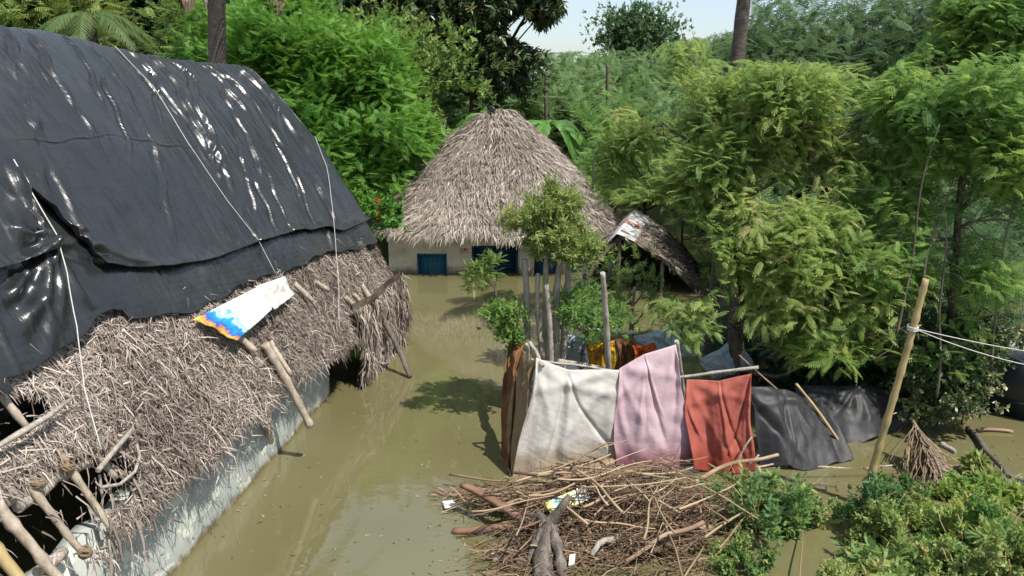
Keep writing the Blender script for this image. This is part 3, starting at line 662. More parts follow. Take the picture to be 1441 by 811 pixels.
m = MB(); m.tube(np.array([W(377, 665, .05), W(377, 690, .02), W(378, 712, .0)]), .006, 4)
# sacks tucked under the edge
def sack(name, pts, off, mat, label, cat, seed, nxy=26, amp=.03):
    P4 = [np.asarray(p) for p in pts]; n = unit(np.cross(P4[1] - P4[0], P4[3] - P4[0])); n = n if n[2] > 0 else -n
    s = np.linspace(0, 1, nxy); S, T = np.meshgrid(s, s)
    V = (P4[0] * ((1 - S) * (1 - T))[..., None] + P4[1] * (S * (1 - T))[..., None] + P4[2] * (S * T)[..., None] + P4[3] * ((1 - S) * T)[..., None])
    V = V + n * (off + amp * n3(V, 6, seed) + .5 * amp * n3(V, 17, seed + 1))[..., None] + .02 * n3(V, 9, seed + 2)[..., None] * (P4[1] - P4[0])
    i, j = np.meshgrid(np.arange(nxy - 1), np.arange(nxy - 1)); a = (j * nxy + i).ravel()
    o = mesh(name, V, np.stack([a, a + 1, a + nxy + 1, a + nxy], 1), mat, smooth=True, uv=np.stack([S, T], -1).reshape(-1, 2), origin=V[0, 0])
    sd = o.modifiers.new('thick', 'SOLIDIFY'); sd.thickness = .003; return tag(o, label, cat)
sack('plastic_sack', [onroof(256, 458), onroof(352, 408), onroof(371, 442), onroof(316, 487)], .16, 'bluesack', 'blue and white printed plastic sack tucked under the edge of the black sheet', 'sack', 61)
sack('plastic_sack', [onroof(346, 408), onroof(392, 394), onroof(404, 420), onroof(376, 440)], .12, 'palesack', 'crumpled pale sack with reddish patch to the right of the blue printed sack', 'sack', 64, amp=.05)

# ------------------------------------------------------------------ the thatched hut in the middle
hw0, hw1 = W(548, 385), W(862, 388)
hut = empty('thatched_hut', ((hw0 + hw1) / 2)[:3], 'hut with tall peaked grey palm thatch roof and cream wall standing in flood water', 'house')
HX0, HX1, HY, HD = hw0[0], hw1[0] - .4, hw0[1], 5.3
apx = P(703, 155, HY + 2.9); HC = np.array([(HX0 + HX1) / 2 + .02, HY + 2.75]); AH = np.array([apx[0], apx[1]]); ZA = apx[2]
def hroof(th, d):
    c, s = np.cos(th), np.sin(th); e = 2 / 2.9
    ex = HC[0] - .36 + .2 + (HX1 - HX0 + 1.52) / 2 * np.sign(c) * np.abs(c) ** e; ey = HC[1] + (HD + 1.1) / 2 * np.sign(s) * np.abs(s) ** e
    rx = AH[0] + .36 * c; ry = AH[1] + .22 * s
    ze = 1.42 + .08 * np.sin(th * 2 + 1) ; dd = np.maximum(d, 0)
    x = rx + (ex - rx) * d; y = ry + (ey - ry) * d
    z = ZA - .02 - (ZA - ze) * (.96 * dd ** 1.03 + .04 * dd ** 3)
    return np.stack([x, y, z], -1)
def hnorm(th, d):
    e = .01; a = hroof(th + e, d) - hroof(th - e, d); b = hroof(th, d + e) - hroof(th, d - e); n = unit(np.cross(b, a)); return n * np.where(n[..., 2:3] < 0, -1, 1)
th = np.linspace(0, 2 * np.pi, 300); dd = np.linspace(0, 1, 60); TH, DD = np.meshgrid(th, dd)
V = hroof(TH, DD) + hnorm(TH, np.maximum(DD, .03)) * (.05 * n3(hroof(TH, DD), 2, 41) - .07)[..., None]
i, j = np.meshgrid(np.arange(299), np.arange(59)); a = (j * 300 + i).ravel(); F = np.stack([a, a + 1, a + 301, a + 300], 1)
cap = hroof(th[:-1], 0 * th[:-1]); 
rf = mesh('thatch_roof', V, F, 'thatchbase', hut, smooth=True)
nS = 66000; th = rng.uniform(0, 2 * np.pi, nS); d = np.sqrt(rng.uniform(0, 1.06, nS)); front = (np.sin(th) < .35) | (rng.random(nS) < .35); th, d = th[front], d[front]
course = np.floor(d * 15 + .35 * n3(hroof(th, d), 1.5, 45)) / 15 ; d = np.clip(.55 * d + .45 * (course + .05), 0.0, 1.03)
p = hroof(th, d); n = hnorm(th, np.maximum(d, .02)); down = unit(hroof(th, d + .02) - p)
p = p + n * (.05 * n3(p, 2, 41) + .02 + .03 * rng.random(len(p)))[:, None]
strips(p, n, down + .35 * n3(p, 1.2, 46)[:, None] * np.cross(n, down), .33, .023, .38, .05, 'thatch', 'thatch_leaves', rf, tb=.62, tv=.25)
nS = 3500; th = rng.uniform(0, 2 * np.pi, nS); d = rng.uniform(.965, 1.02, nS); p = hroof(th, d); n = hnorm(th, d)
strips(p, n, np.tile([0, 0, -1.], (len(p), 1)) + .7 * n, .17, .04, .35, 0, 'thatch', 'thatch_fringe', rf, tb=.55, tv=.22)
m = MB()    # ridge cap and two holding sticks
for k in range(60):
    a_ = rng.uniform(0, 6.28); c = np.array([AH[0] + .42 * math.cos(a_) * rng.random(), AH[1] + .25 * math.sin(a_), ZA + .0]); e_ = c + np.array([math.cos(a_) * .35, math.sin(a_) * .35, -.22]); m.tube(wob(c, e_, 4, .05), [.02, .018, .014, .006], 4, t=rng.uniform(.3, .9))
m.build('ridge_cap', 'thatch', rf)
for x0, y0, x1, y1 in ((664, 178, 679, 199), (707, 181, 680, 196)):
    a_, b_ = P(x0, y0, AH[1] - .55) + [0, 0, .05], P(x1, y1, AH[1] - .75) + [0, 0, .05]; mm = MB(); mm.tube(wob(a_, b_, 5, .01), .022, 5); mm.build('holding_stick', 'woodgrey', rf, True)
m = MB(); cpt = np.array([AH[0], AH[1], ZA - .06]); k = 24; t = np.linspace(0, 6.283, k, endpoint=False)
Vc = [cpt + [0, 0, .12]] + [cpt + [.5 * math.cos(x), .33 * math.sin(x), -.05] for x in t]; m.add(Vc, [(0, 1 + i, 1 + (i + 1) % k) for i in range(k)]); m.build('roof_peak', 'thatchbase', rf, True)
# walls with openings cut: left window, wide louvred window, doorway
def wallholes(x0, x1, y, z0, z1, holes, th=.2):
    """front wall split round its rectangular openings, with reveals"""
    xs = sorted({x0, x1, *[h[0] for h in holes], *[h[1] for h in holes]}); zs = sorted({z0, z1, *[h[2] for h in holes], *[h[3] for h in holes]})
    m = MB()
    for a, b in zip(xs[:-1], xs[1:]):
        for c, d_ in zip(zs[:-1], zs[1:]):
            if any(h[0] <= (a + b) / 2 <= h[1] and h[2] <= (c + d_) / 2 <= h[3] for h in holes): continue
            m.add([(a, y, c), (b, y, c), (b, y, d_), (a, y, d_)], [(0, 1, 2, 3)]); m.add([(a, y + th, c), (b, y + th, c), (b, y + th, d_), (a, y + th, d_)], [(3, 2, 1, 0)])
    for h in holes:
        a, b, c, d_ = h; m.add([(a, y, c), (b, y, c), (b, y, d_), (a, y, d_), (a, y + th, c), (b, y + th, c), (b, y + th, d_), (a, y + th, d_)], [(0, 4, 7, 3), (1, 2, 6, 5), (3, 7, 6, 2), (0, 1, 5, 4)])
    return m
def X(px, py=370): return P(px, py, HY)[0]
zt = P(600, 357, HY)[2]
holes = [(X(587), X(629), -.6, zt), (X(664), X(729), -.6, P(690, 346, HY)[2]), (X(752), X(790), -.9, P(690, 348, HY)[2]), (X(800), X(832), -.9, P(690, 348, HY)[2])]
m = wallholes(HX0, HX1, HY, -1.1, 1.36, holes)
m.box((HX0 + .1, HY + HD / 2 + .1, .02), (.2, HD - .2, 2.24)); m.box((HX1 - .1, HY + HD / 2 + .1, .02), (.2, HD - .2, 2.24)); m.box(((HX0 + HX1) / 2, HY + HD, .02), (HX1 - HX0, .18, 2.1))
m.box((0, 0, 0), (.001, .001, .001)) if False else None
wl = m.build('wall', 'limewash', hut)
tag(wl, 'cream limewashed wall')
h = holes[0]; m = MB(); m.box(((h[0] + h[1]) / 2, HY + .10, (h[2] + h[3]) / 2), (h[1] - h[0] - .01, .04, h[3] - h[2] - .01)); sh = m.build('window', 'teal', hut)
m = MB()
for a_, b_ in ((h[0], h[0] + .05), (h[1] - .05, h[1])): m.box(((a_ + b_) / 2, HY + .05, (h[2] + h[3]) / 2), (b_ - a_ - .006, .07, h[3] - h[2] - .02))
m.box(((h[0] + h[1]) / 2, HY + .05, h[3] - .03), (h[1] - h[0] - .11, .07, .05)); 
for k in range(1, 6):
    x = h[0] + (h[1] - h[0]) * k / 6; m.box((x, HY + .07, (h[2] + h[3]) / 2), (.016, .016, h[3] - h[2] - .08))
m.build('window_frame', 'teal', sh)
h = holes[1]; m = MB(); m.box(((h[0] + h[1]) / 2, HY + .16, (h[2] + h[3]) / 2), (h[1] - h[0] - .01, .03, h[3] - h[2] - .01)); lw = m.build('louvred_window', 'navy', hut)
m = MB()
for k in range(9):
    z = -.08 + k * .105
    m.box(((h[0] + h[1]) / 2, HY + .09, z), (h[1] - h[0] - .14, .02, .065), rot=[[1, 0, 0], [0, .8, -.6], [0, .6, .8]])
for x in (h[0] + .035, (h[0] * .45 + h[1] * .55), h[1] - .035): m.box((x, HY + .085, (h[2] + h[3]) / 2), (.06, .09, h[3] - h[2] - .02))
m.build('slats', 'navy', lw)
for h in holes[2:]:
    m = MB(); m.box(((h[0] + h[1]) / 2, HY + .15, (h[2] + h[3]) / 2), (h[1] - h[0] - .01, .04, h[3] - h[2] - .01)); m.build('door', 'navy', hut)
pm = MB(); pm.box(((X(731) + X(751)) / 2, HY - .12, .02), (X(751) - X(731), .2, 2.2)); pm.build('pillar', 'limewash', hut)
m = MB()    # small red strokes painted high on the wall
for (x0, z0, x1, z1) in ((648, 350, 648, 356), (651, 350, 651, 356), (648, 350, 651, 350), (648, 356, 651, 356), (653, 350, 653, 356), (653, 353, 656, 350), (656, 350, 656, 356), (658, 350, 658, 356)):
    a_, b_ = P(x0, z0, HY - .006), P(x1, z1, HY - .006); c = (a_ + b_) / 2; m.box(c, (abs(b_[0] - a_[0]) + .014, .004, abs(b_[2] - a_[2]) + .014))
m.build('red_marking', 'redpaint', hut)

# crow sitting on the peak
cb = P(693, 176, AH[1] - .35); cb[2] = hroof(np.array(-1.75), np.array(.06))[2] + .03
ts = np.linspace(0, 1, 14); bod = np.stack([-.19 + .46 * ts, 0 * ts, .15 + .10 * ts + .03 * np.sin(ts * 3)], -1)
rad = np.array([.008, .022, .028, .040, .060, .075, .082, .080, .068, .052, .048, .046, .034, .010])
ca, sa = math.cos(2.2), math.sin(2.2); Rc = np.array([[ca, -sa, 0], [sa, ca, 0], [0, 0, 1]])
crow = MB(); crow.tube(bod @ Rc.T + cb, rad, 10)
crow.tube(np.array([[.25, 0, .262], [.30, 0, .256], [.345, 0, .24]]) @ Rc.T + cb, [.022, .014, .003], 6)
for s in (-1, 1):
    crow.tube(np.array([[.06, s * .03, .14], [.05, s * .032, .07], [.06, s * .035, .0]]) @ Rc.T + cb, [.014, .007, .006], 5); crow.tube(np.array([[.02, s * .035, .004], [.10, s * .04, .002]]) @ Rc.T + cb, .005, 4)
    crow.tube(np.array([[.12, s * .062, .23], [.0, s * .072, .19], [-.14, s * .03, .14]]) @ Rc.T + cb, [.02, .034, .010], 6)
tag(crow.build('crow', 'crow', smooth=True, origin=cb), 'black crow perched on the peak of the thatched hut', 'bird')

# ------------------------------------------------------------------ low shed with tin ridge, right of the hut
shed = empty('shed', W(885, 402), 'low tilted shed with tin ridge sheet and ragged thatch slope beside the hut', 'shed')
rA, rB = P(869, 334, 20.4), P(893, 298, 23.6); rB[2] = rA[2] + .05
def slopept(s, t, side):
    r = rA + (rB - rA) * s
    e0, e1 = (P(972, 414, 20.6), P(975, 352, 24.0)) if side > 0 else (P(822, 385, 20.4), P(842, 330, 23.8))
    e0 = e0.copy(); e1 = e1.copy(); e1[2] = max(e0[2], .12); e0[2] = max(e0[2], .1) if side > 0 else .45; e1[2] = e0[2]; e = e0 + (e1 - e0) * s
    p = r + (e - r) * t; p[2] += .18 * math.sin(math.pi * t) * (1 if side > 0 else .6); return p
for side, nm in ((1, 'thatch_slope'), (-1, 'thatch_slope')):
    S = np.linspace(0, 1, 30); T = np.linspace(0, 1, 24); V = np.array([[slopept(s, t, side) for s in S] for t in T]); V[..., 2] += .05 * n3(V, 4, 71)
    i, j = np.meshgrid(np.arange(29), np.arange(23)); a = (j * 30 + i).ravel(); b_ = mesh(nm, V, np.stack([a, a + 1, a + 31, a + 30], 1), 'thatchbase', shed, smooth=True); sd = b_.modifiers.new('t', 'SOLIDIFY'); sd.thickness = .10
    k = 4200 if side > 0 else 1200; ss = rng.random(k); tt = rng.random(k) ** .9 * 1.03; p = np.array([slopept(a_, b__, side) for a_, b__ in zip(ss, tt)]); dn = np.array([slopept(a_, b__ + .02, side) for a_, b__ in zip(ss, tt)]) - p
    n = unit(np.cross(dn, rB - rA)); n = n * np.where(n[:, 2:3] < 0, -1, 1); strips(p + n * .06, n, dn, .26, .035, .6, .08, 'thatchleft', 'thatch_leaves', b_, tb=.5)
m = MB(); prof = []    # corrugated sheet bent over the ridge
S = np.linspace(-.03, 1.02, 60); T = np.linspace(-.30, .24, 16); V = []
for t in T:
    for s in S:
        p = slopept(s, abs(t), 1 if t > 0 else -1); p = p + [0, 0, .13 - .05 * abs(t) + .022 * math.sin(s * 58)]; V.append(p)
i, j = np.meshgrid(np.arange(59), np.arange(15)); a = (j * 60 + i).ravel(); tin = mesh('tin_sheet', V, np.stack([a, a + 1, a + 61, a + 60], 1), 'skyroof', shed, smooth=True); tin.modifiers.new('t', 'SOLIDIFY').thickness = .01
V = []; S = np.linspace(.42, .56, 12); T = np.linspace(-.26, .20, 14)
for t in T:
    for s in S:
        p = slopept(s + .02 * math.sin(t * 20), abs(t), 1 if t > 0 else -1); V.append(p + [0, 0, .15 - .05 * abs(t) + .022 * math.sin(s * 58)])
i, j = np.meshgrid(np.arange(11), np.arange(13)); a = (j * 12 + i).ravel(); mesh('rusty_sheet', V, np.stack([a, a + 1, a + 13, a + 12], 1), 'rust', tin, smooth=True)
for s, t, sd_ in ((.02, .6, 1), (.5, .95, 1), (.02, .9, -1), (.98, .9, -1), (.98, .9, 1), (.02, .02, 1)):
    p = slopept(s, t, sd_); pole('post', [p[0], p[1], -1], p, .05, .05, 'woodgrey', shed)
# dark boards close the far end of the shed
V = [slopept(.97, t, -1) for t in (1, .66, .33)] + [slopept(.97, 0, 1)] + [slopept(.97, t, 1) for t in (.33, .66, 1)]; V = [np.array(v) for v in V]; V += [np.array([V[-1][0], V[-1][1], -1.]), np.array([V[0][0], V[0][1], -1.])]
mesh('back_wall', V, [tuple(range(len(V)))], 'woodgrey', shed)

# ------------------------------------------------------------------ cloth screen round the washing place
def curtain(name, tops, bots, mat, label, cat, folds, seed, nx=110, nz=60, amp=.05, group=None, sag=0, curl=.0, thick=.006, conv=.5, sub=None):
    """cloth hung between a top line and a bottom line; folds run down from the pins"""
    tops = np.asarray(tops, float); bots = np.asarray(bots, float); s = np.linspace(0, 1, nx)
    def lerp(A):
        k = np.linspace(0, 1, len(A)); return np.stack([np.interp(s, k, A[:, c]) for c in range(3)], -1)
    A, B = lerp(tops), lerp(bots); A[:, 2] -= sag * np.sin(np.pi * s)
    out = unit(np.cross(B[nx // 2] - A[nx // 2], A[-1] - A[0])); out = out if out[1] < 0 else -out
    g = np.random.default_rng(seed); V = np.zeros((nz, nx, 3)); T = np.linspace(0, 1, nz)
    ph = [(g.uniform(.6, 1.3) * folds * 6.28, g.random() * 6.28, g.uniform(.3, 1)) for _ in range(5)]
    for j, t in enumerate(T):
        h = 0
        for k, (f, p, w_) in enumerate(ph): h = h + w_ * np.sin(f * (s + .06 * math.sin(t * 2.2 + k) * (1 - .5 * t)) + p + .9 * t * math.sin(k))
        h = np.sign(h) * np.abs(h) ** 1.3
        h = h * .6; V[j] = A + (B - A) * t + out * (amp * (.35 + .65 * math.sin(t * math.pi * .62)) * h)[:, None]
        V[j] += out * (.05 * math.sin(t * 3.1))
    V += .012 * n3(V, 9, seed + 200)[..., None] * out
    # big diagonal drags from the corners
    S, TT = np.meshgrid(s, T)
    for cx_, cy_, a_ in ((0, 0, .6), (1, 0, -.6), (0, 0, 1.3), (1, 0, -1.3)):
        dx, dy = (S - cx_), TT; L = dx * math.sin(a_) * -1 + dy * 0; y = dx * math.cos(a_) - dy * math.sin(a_) * 1.0
        V += out * (.03 * np.exp(-(y / .05) ** 2) * np.clip(1.1 - TT, 0, 1) * np.clip(np.hypot(dx, dy) * 4, 0, 1))[..., None]
    for cx_ in list(np.linspace(0, 1, max(2, int(folds) + 1))) :
        for _ in range(4):
            hx = cx_ + g.normal(0, .28); Ln = g.uniform(.5, 1.1); wd = g.uniform(.010, .028); am = g.uniform(.02, .055) * g.choice([1, 1, -1])
            xc = cx_ + (hx - cx_) * TT ** 1.25 + .012 * np.sin(TT * 7 + hx * 9); V += out * (am * np.exp(-((S - xc) / (wd * (1 + 1.5 * TT))) ** 2) * np.clip((Ln - TT) * 4, 0, 1) * np.clip(TT * 8, .15, 1))[..., None]
    # ragged hem and slack sides
    V[..., 2] += (.05 * n3(np.stack([S * 3, 0 * S, 0 * S], -1) + seed, 3, seed + 401) * TT ** 3)
    V += (A[-1] - A[0]) / np.linalg.norm(A[-1] - A[0]) * (.03 * np.sin(TT * 5 + seed) * np.abs(2 * S - 1) ** 3 + .02 * n3(V, 3, seed + 402))[..., None]
    nxx = nx; i, j = np.meshgrid(np.arange(nx - 1), np.arange(nz - 1)); a = (j * nxx + i).ravel()
    o = mesh(name, V, np.stack([a, a + 1, a + nxx + 1, a + nxx], 1), mat, smooth=True, origin=(A[0][0], A[0][1], 0)) 
    # material space z = height above the hem for the mud stain
    if thick: sd = o.modifiers.new('thick', 'SOLIDIFY'); sd.thickness = thick
    return tag(o, label, cat, group)
G = 'cloths hung as a screen'
yb = W(740, 668)[1]
def top(px, py, px2, py2, back=.0):      # top of a hung cloth, straight above a waterline point (px2, py2)
    return P(px, py, W(px2, py2)[1] + back)
tA, tB, tC = top(752, 503, 740, 668, .1), top(868, 520, 868, 655, .1), top(948, 486, 975, 652, .15)
tB0 = top(800, 516, 800, 662, .1)
def low(px, py, z=.02): return W(px, py, z)
curtain('hanging_cloth', [tA, tB0 + [0, 0, -.05], tB + [.03, 0, 0]], [low(722, 672), low(760, 668), low(800, 656, .1), low(868, 648, .1)], 'white', 'dirty white cloth sheet hung at the left of the front screen', 'cloth', 2.2, 1, amp=.028)
curtain('hanging_cloth', [tB, top(905, 499, 905, 652, .1), tC], [low(864, 658, .04), low(925, 662, .03), low(982, 655, .04)], 'pink', 'pale pink cloth hung in the middle of the screen', 'cloth', 2.4, 2, amp=.026)
tD, tE = top(966, 534, 975, 650, .12), top(1054, 526, 1052, 660, .1)
curtain('hanging_cloth', [tD, top(1012, 536, 1012, 655, .1), tE + [.03, 0, .0]], [low(972, 662), low(1020, 668), low(1062, 664)], 'red', 'faded red cloth hung right of the pink one', 'cloth', 2.0, 3, nx=80, amp=.03)
tF = top(1056, 544, 1062, 650, .15)
curtain('shade_net', [tF, top(1105, 548, 1120, 652, .5), top(1150, 568, 1190, 645, .8)], [low(1072, 655), low(1130, 662), low(1200, 648)], 'net', 'grey black shade net sloping beside the red cloth', 'net', 2.5, 4, amp=.05, conv=1)
curtain('shade_net', [top(1120, 545, 1150, 615, .3), top(1200, 542, 1210, 605, .3), top(1272, 550, 1272, 595, .3)], [low(1140, 640), low(1215, 622), low(1280, 600)], 'net', 'darker shade net further back under the trees', 'net', 2.2, 5, amp=.05)
# left side of the enclosure
bL = W(716, 608); bl2 = W(727, 668)
curtain('hanging_cloth', [P(722, 474, bL[1] + .8), P(741, 482, bL[1] + .25)], [W(708, 640), W(716, 668)], 'ochre', 'orange brown cloth at the far left corner of the screen', 'cloth', 1.6, 6, nx=50, amp=.05)
curtain('hanging_cloth', [P(735, 492, bL[1] + .2), P(757, 508, yb + .15)], [W(716, 650), W(729, 672)], 'sack', 'coarse brown sacking hung on the narrow left side of the screen', 'cloth', 1.5, 7, nx=50, amp=.05)
# rails and posts
GP = 'poles of the cloth screen'
def fpole(a, b, r0, r1, mat, label, **k): return pole('pole', a, b, r0, r1, mat, None, label, 'pole', GP, **k)
fpole(tA + [-.05, .08, -.06], tB + [.1, .09, -.08], .018, .016, 'palebark', 'thin rail carrying the white and pink cloths')
fpole(W(866, 650, -.4) + [0, .12, 0], P(848, 384, yb + .35), .052, .036, 'palebark', 'straight pale pole rising between the white and pink cloths', amp=.004)
fpole(W(975, 640, -.3) + [0, .2, 0], P(952, 480, yb + .6), .04, .035, 'palebark', 'short post behind the pink cloth right edge')
fpole(tD + [-.2, .06, .0], tE + [.16, .10, .06], .022, .026, 'palebark', 'pale rail above the red cloth')
fpole(W(1200, 645, -.05), P(1120, 540, W(1120, 645)[1] + .5), .022, .020, 'bamboogold', 'leaning thin stick over the grey shade net')
fpole(W(1195, 645, -.05) , P(1040, 500, W(1120, 645)[1] + .6), .014, .012, 'wood', 'second thin stick leaning across the shade net')
fpole(W(745, 655, -.4) + [0, .1, 0], P(742, 484, yb + .35), .035, .03, 'palebark', 'crooked corner post at the left of the white cloth')
fpole(P(745, 482, yb + .3), P(764, 516, yb + .05), .028, .026, 'palebark', 'gnarled short stick tied at the white cloth corner', amp=.03)
fpole(P(826, 470, 14.4), P(862, 370, 14.8), .05, .04, 'woodgrey', 'slanting grey pole behind the tall pale pole') 
# washing hung behind
yb2 = 13.1
def hang(x0, y0, x1, y1, x2, y2, x3, y3, mat, label, seed, Y=yb2, folds=2, cat='cloth'):
    return curtain('hanging_cloth', [P(x0, y0, Y), P((x0 + x1) / 2, (y0 + y1) / 2 + 3, Y), P(x1, y1, Y)], [P(x3, y3, Y), P(x2, y2, Y)], mat, label, cat, folds, seed, nx=50, nz=36, amp=.035)
hang(826, 482, 868, 478, 862, 526, 826, 522, 'yellow', 'yellow patterned cloth hung at the back of the enclosure', 11)
hang(866, 476, 892, 474, 905, 520, 866, 522, 'brownc', 'brown cloth hung beside the yellow one', 12, Y=13.2)
hang(888, 486, 920, 482, 925, 520, 893, 524, 'orange', 'bright orange cloth hung between brown and pale sheets', 13, Y=12.9)
hang(890, 474, 950, 455, 985, 500, 900, 498, 'paleblue', 'pale blue grey plastic sheet at the back right of the enclosure', 14, Y=13.5, cat='sheet')
hang(790, 466, 824, 470, 826, 520, 796, 512, 'paleblue', 'pale blue cloth behind the small tree stems', 15, Y=13.6)
hang(985, 505, 1040, 470, 1060, 515, 1000, 535, 'paleblue', 'pale sheet lying under the big tree behind the red cloth', 16, Y=13.2, cat='sheet')
fpole(P(770, 462, 13.3), P(895, 468, 13.3), .03, .03, 'rope', 'pale twisted line behind the enclosure')
fpole(P(770, 505, 12.6), P(860, 520, 12.6), .035, .035, 'palebark', 'pale horizontal rail inside the enclosure')
fpole(W(884, 505, -.5), P(893, 405, 14.2), .03, .025, 'palebark', 'thin upright post behind the hanging washing')

# tall golden bamboo leaning on the right, with its ropes
bb, bt = W(1215, 712, -.0), P(1303, 393, W(1215, 712)[1] - .15)
dirb = bt - bb; pl = pole('bamboo_pole', bb - dirb * .25, bt, .052, .040, 'bamboogold', None, 'tall golden bamboo pole leaning right out of the water with ropes tied near its top', 'pole', amp=.003)
for f in (.18, .42, .66, .80):
    c = bb + dirb * f; m = MB(); a_ = unit(np.array([1, .2, .25])); m.tube(np.array([c + a_ * .06, c + a_ * .12]), [.012, .008], 5)
    o = m.build('twig_stub', 'bamboogold', None, origin=c); o.parent = pl; o.location = Vector(c) - pl.location
rp = bb + dirb * .80
GR = 'ropes on the bamboo pole'
for k, (x1, y1, sg, lb) in enumerate(((1460, 492, .05, 'upper pale rope running right from the bamboo pole'), (1460, 505, .12, 'lower pale rope sagging right from the bamboo pole'))):
    e_ = P(x1, y1, rp[1] + .3); t = np.linspace(0, 1, 20)[:, None]; e_ = e_ + (e_ - rp) * .6; p = rp + (e_ - rp) * t; p[:, 2] -= (sg * 4 * t * (1 - t))[:, 0]
    m = MB(); m.tube(p, .006, 5); tag(m.build('rope', 'rope', smooth=True, origin=p[0]), lb, 'rope', GR)
m = MB(); t = np.linspace(0, 6.283 * 3, 28); u_ = unit(dirb); a_ = unit(np.cross(u_, [0, 1, 0])); b_ = np.cross(u_, a_)
m.tube(rp + .062 * (np.cos(t)[:, None] * a_ + np.sin(t)[:, None] * b_) + np.linspace(-.03, .03, 28)[:, None] * u_, .009, 5); m.build('rope_knot', 'rope', None, True, origin=rp); kn = bpy.context.scene.objects[-1] if False else None
for o in list(col.objects):
    if o.name.startswith('rope_knot'): o.parent = pl; o.location = Vector(rp) - pl.location

# dark hull at the right edge
def loft(secs, name, mat, parent=None):
    n = len(secs[0]); V = np.concatenate(secs); F = []
    for i in range(len(secs) - 1):
        for j in range(n - 1): F.append((i * n + j, i * n + j + 1, (i + 1) * n + j + 1, (i + 1) * n + j))
    return mesh(name, V, F, mat, parent, smooth=True)
hb = P(1372, 575, 14.2); boat = empty('boat', W(1440, 600), 'dark navy flat sided boat moored under the trees at the right edge', 'boat')
S = np.linspace(0, 1, 22); secs = []; o0 = W(1388, 592); o1 = o0 + np.array([5.2, -1.0, 0]); ax_ = unit(o1 - o0); nn2 = np.array([ax_[1], -ax_[0], 0])
for s in S:
    wd = .75 * min(1, (s / .12) ** .5 if s < .12 else 1) * 1.0; c = o0 + (o1 - o0) * s + (-nn2) * .9; h_ = .82 + .25 * (1 - min(1, s / .25)) ** 2
    sec = [c + nn2 * y * wd + np.array([0, 0, z]) for y, z in ((1.0, -.2), (1.12, .30), (1.20, .31), (1.22, h_), (1.17, h_ + .06), (1.06, h_ + .05), (1.0, h_ - .3), (.9, .05), (-.9, .05), (-1.0, h_ - .3), (-1.06, h_ + .05), (-1.2, h_ + .04), (-1.0, -.2))]; secs.append(np.array(sec))
hl = loft(secs, 'hull', 'hull', boat); hl.modifiers.new('t', 'SOLIDIFY').thickness = .03
m = MB(); m.tube(np.array([s[4] for s in secs[1:]]), .04, 8); m.build('gunwale', 'hull', boat, True)
m = MB(); m.tube(np.array([s[2] + [0, 0, .0] for s in secs[1:]]), .035, 8); m.build('rubbing_strip', 'hull', boat, True)
for s in (.4, .75):
    c = o0 + (o1 - o0) * s + (-nn2) * .9 + [0, 0, .6]; m = MB(); m.box(c, (.25, 1.6, .04), rot=np.array([[ax_[0], nn2[0], 0], [ax_[1], nn2[1], 0], [0, 0, 1]])); m.build('thwart', 'hull', boat)

# ------------------------------------------------------------------ debris heap
GL = 'logs and boards washed onto the heap'
def log(x0, y0, x1, y1, r0, r1, mat, label, z0=.08, z1=.12, amp=.02, bam=False, nm='log'):
    return pole(nm, W(x0, y0, z0), W(x1, y1, z1), r0, r1, mat, None, label, nm.split('_')[-1], GL, amp=amp, bamboo=bam)
log(604, 697, 752, 690, .035, .075, 'wood', 'long submerged log pointing left from the heap', -.02, .14)
log(745, 690, 862, 650, .07, .055, 'wood', 'thick pale log along the foot of the white cloth', .14, .22)
log(700, 704, 760, 680, .045, .04, 'wood', 'short stick lying between the long log and white cloth', .1, .2)
log(637, 748, 764, 742, .04, .06, 'plank', 'straight brown log lying flat on the water at the left', .02, .14)
log(955, 690, 1095, 640, .035, .025, 'wood', 'smooth light branch rising right past the red cloth', .22, .40)
log(925, 765, 1000, 742, .05, .045, 'wood', 'weathered log lying low on the right of the heap', .12, .18)
log(832, 782, 872, 748, .035, .045, 'palebark', 'short pale bent branch on the front of the heap', .15, .25, amp=.05)
log(700, 715, 930, 664, .03, .045, 'wood', 'long branch lying back across the heap to the pink cloth', .3, .42, amp=.03)
log(840, 700, 960, 668, .04, .03, 'woodgrey', 'grey branch lying behind the palm fibre', .35, .4, amp=.03)
log(880, 790, 990, 735, .022, .03, 'wood', 'thin branch slanting over the front right of the heap', .15, .35, amp=.03)
log(955, 705, 1005, 695, .05, .04, 'wood', 'log end showing in the middle of the twigs', .2, .25)
log(1150, 657, 1260, 655, .016, .014, 'bamboo', 'thin bamboo floating behind the golden pole', .02, .02, nm='stick')
log(1062, 658, 1150, 657, .016, .016, 'bamboo', 'thin bamboo floating beside the shade net', .02, .02, nm='stick')
log(1362, 603, 1420, 672, .045, .035, 'woodgrey', 'dark wet branch slanting down in the water at the right', .03, .12, nm='branch')
log(1375, 606, 1425, 608, .03, .03, 'wood', 'short branch floating near the boat', .02, .02, nm='branch')
log(1310, 657, 1400, 655, .04, .03, 'wood', 'reddish stalk floating by the dead palm frond', .02, .03, nm='branch')
log(1325, 625, 1345, 636, .05, .03, 'palebark', 'short pale bark piece beside the dead frond', .03, .03, nm='branch')
log(1035, 655, 1058, 615, .016, .012, 'palebark', 'thin upright stick in front of the red cloth', .2, .6, nm='stick')
log(1048, 662, 1068, 640, .014, .012, 'palebark', 'thin pale stick crossing at the red cloth corner', .2, .4, nm='stick')
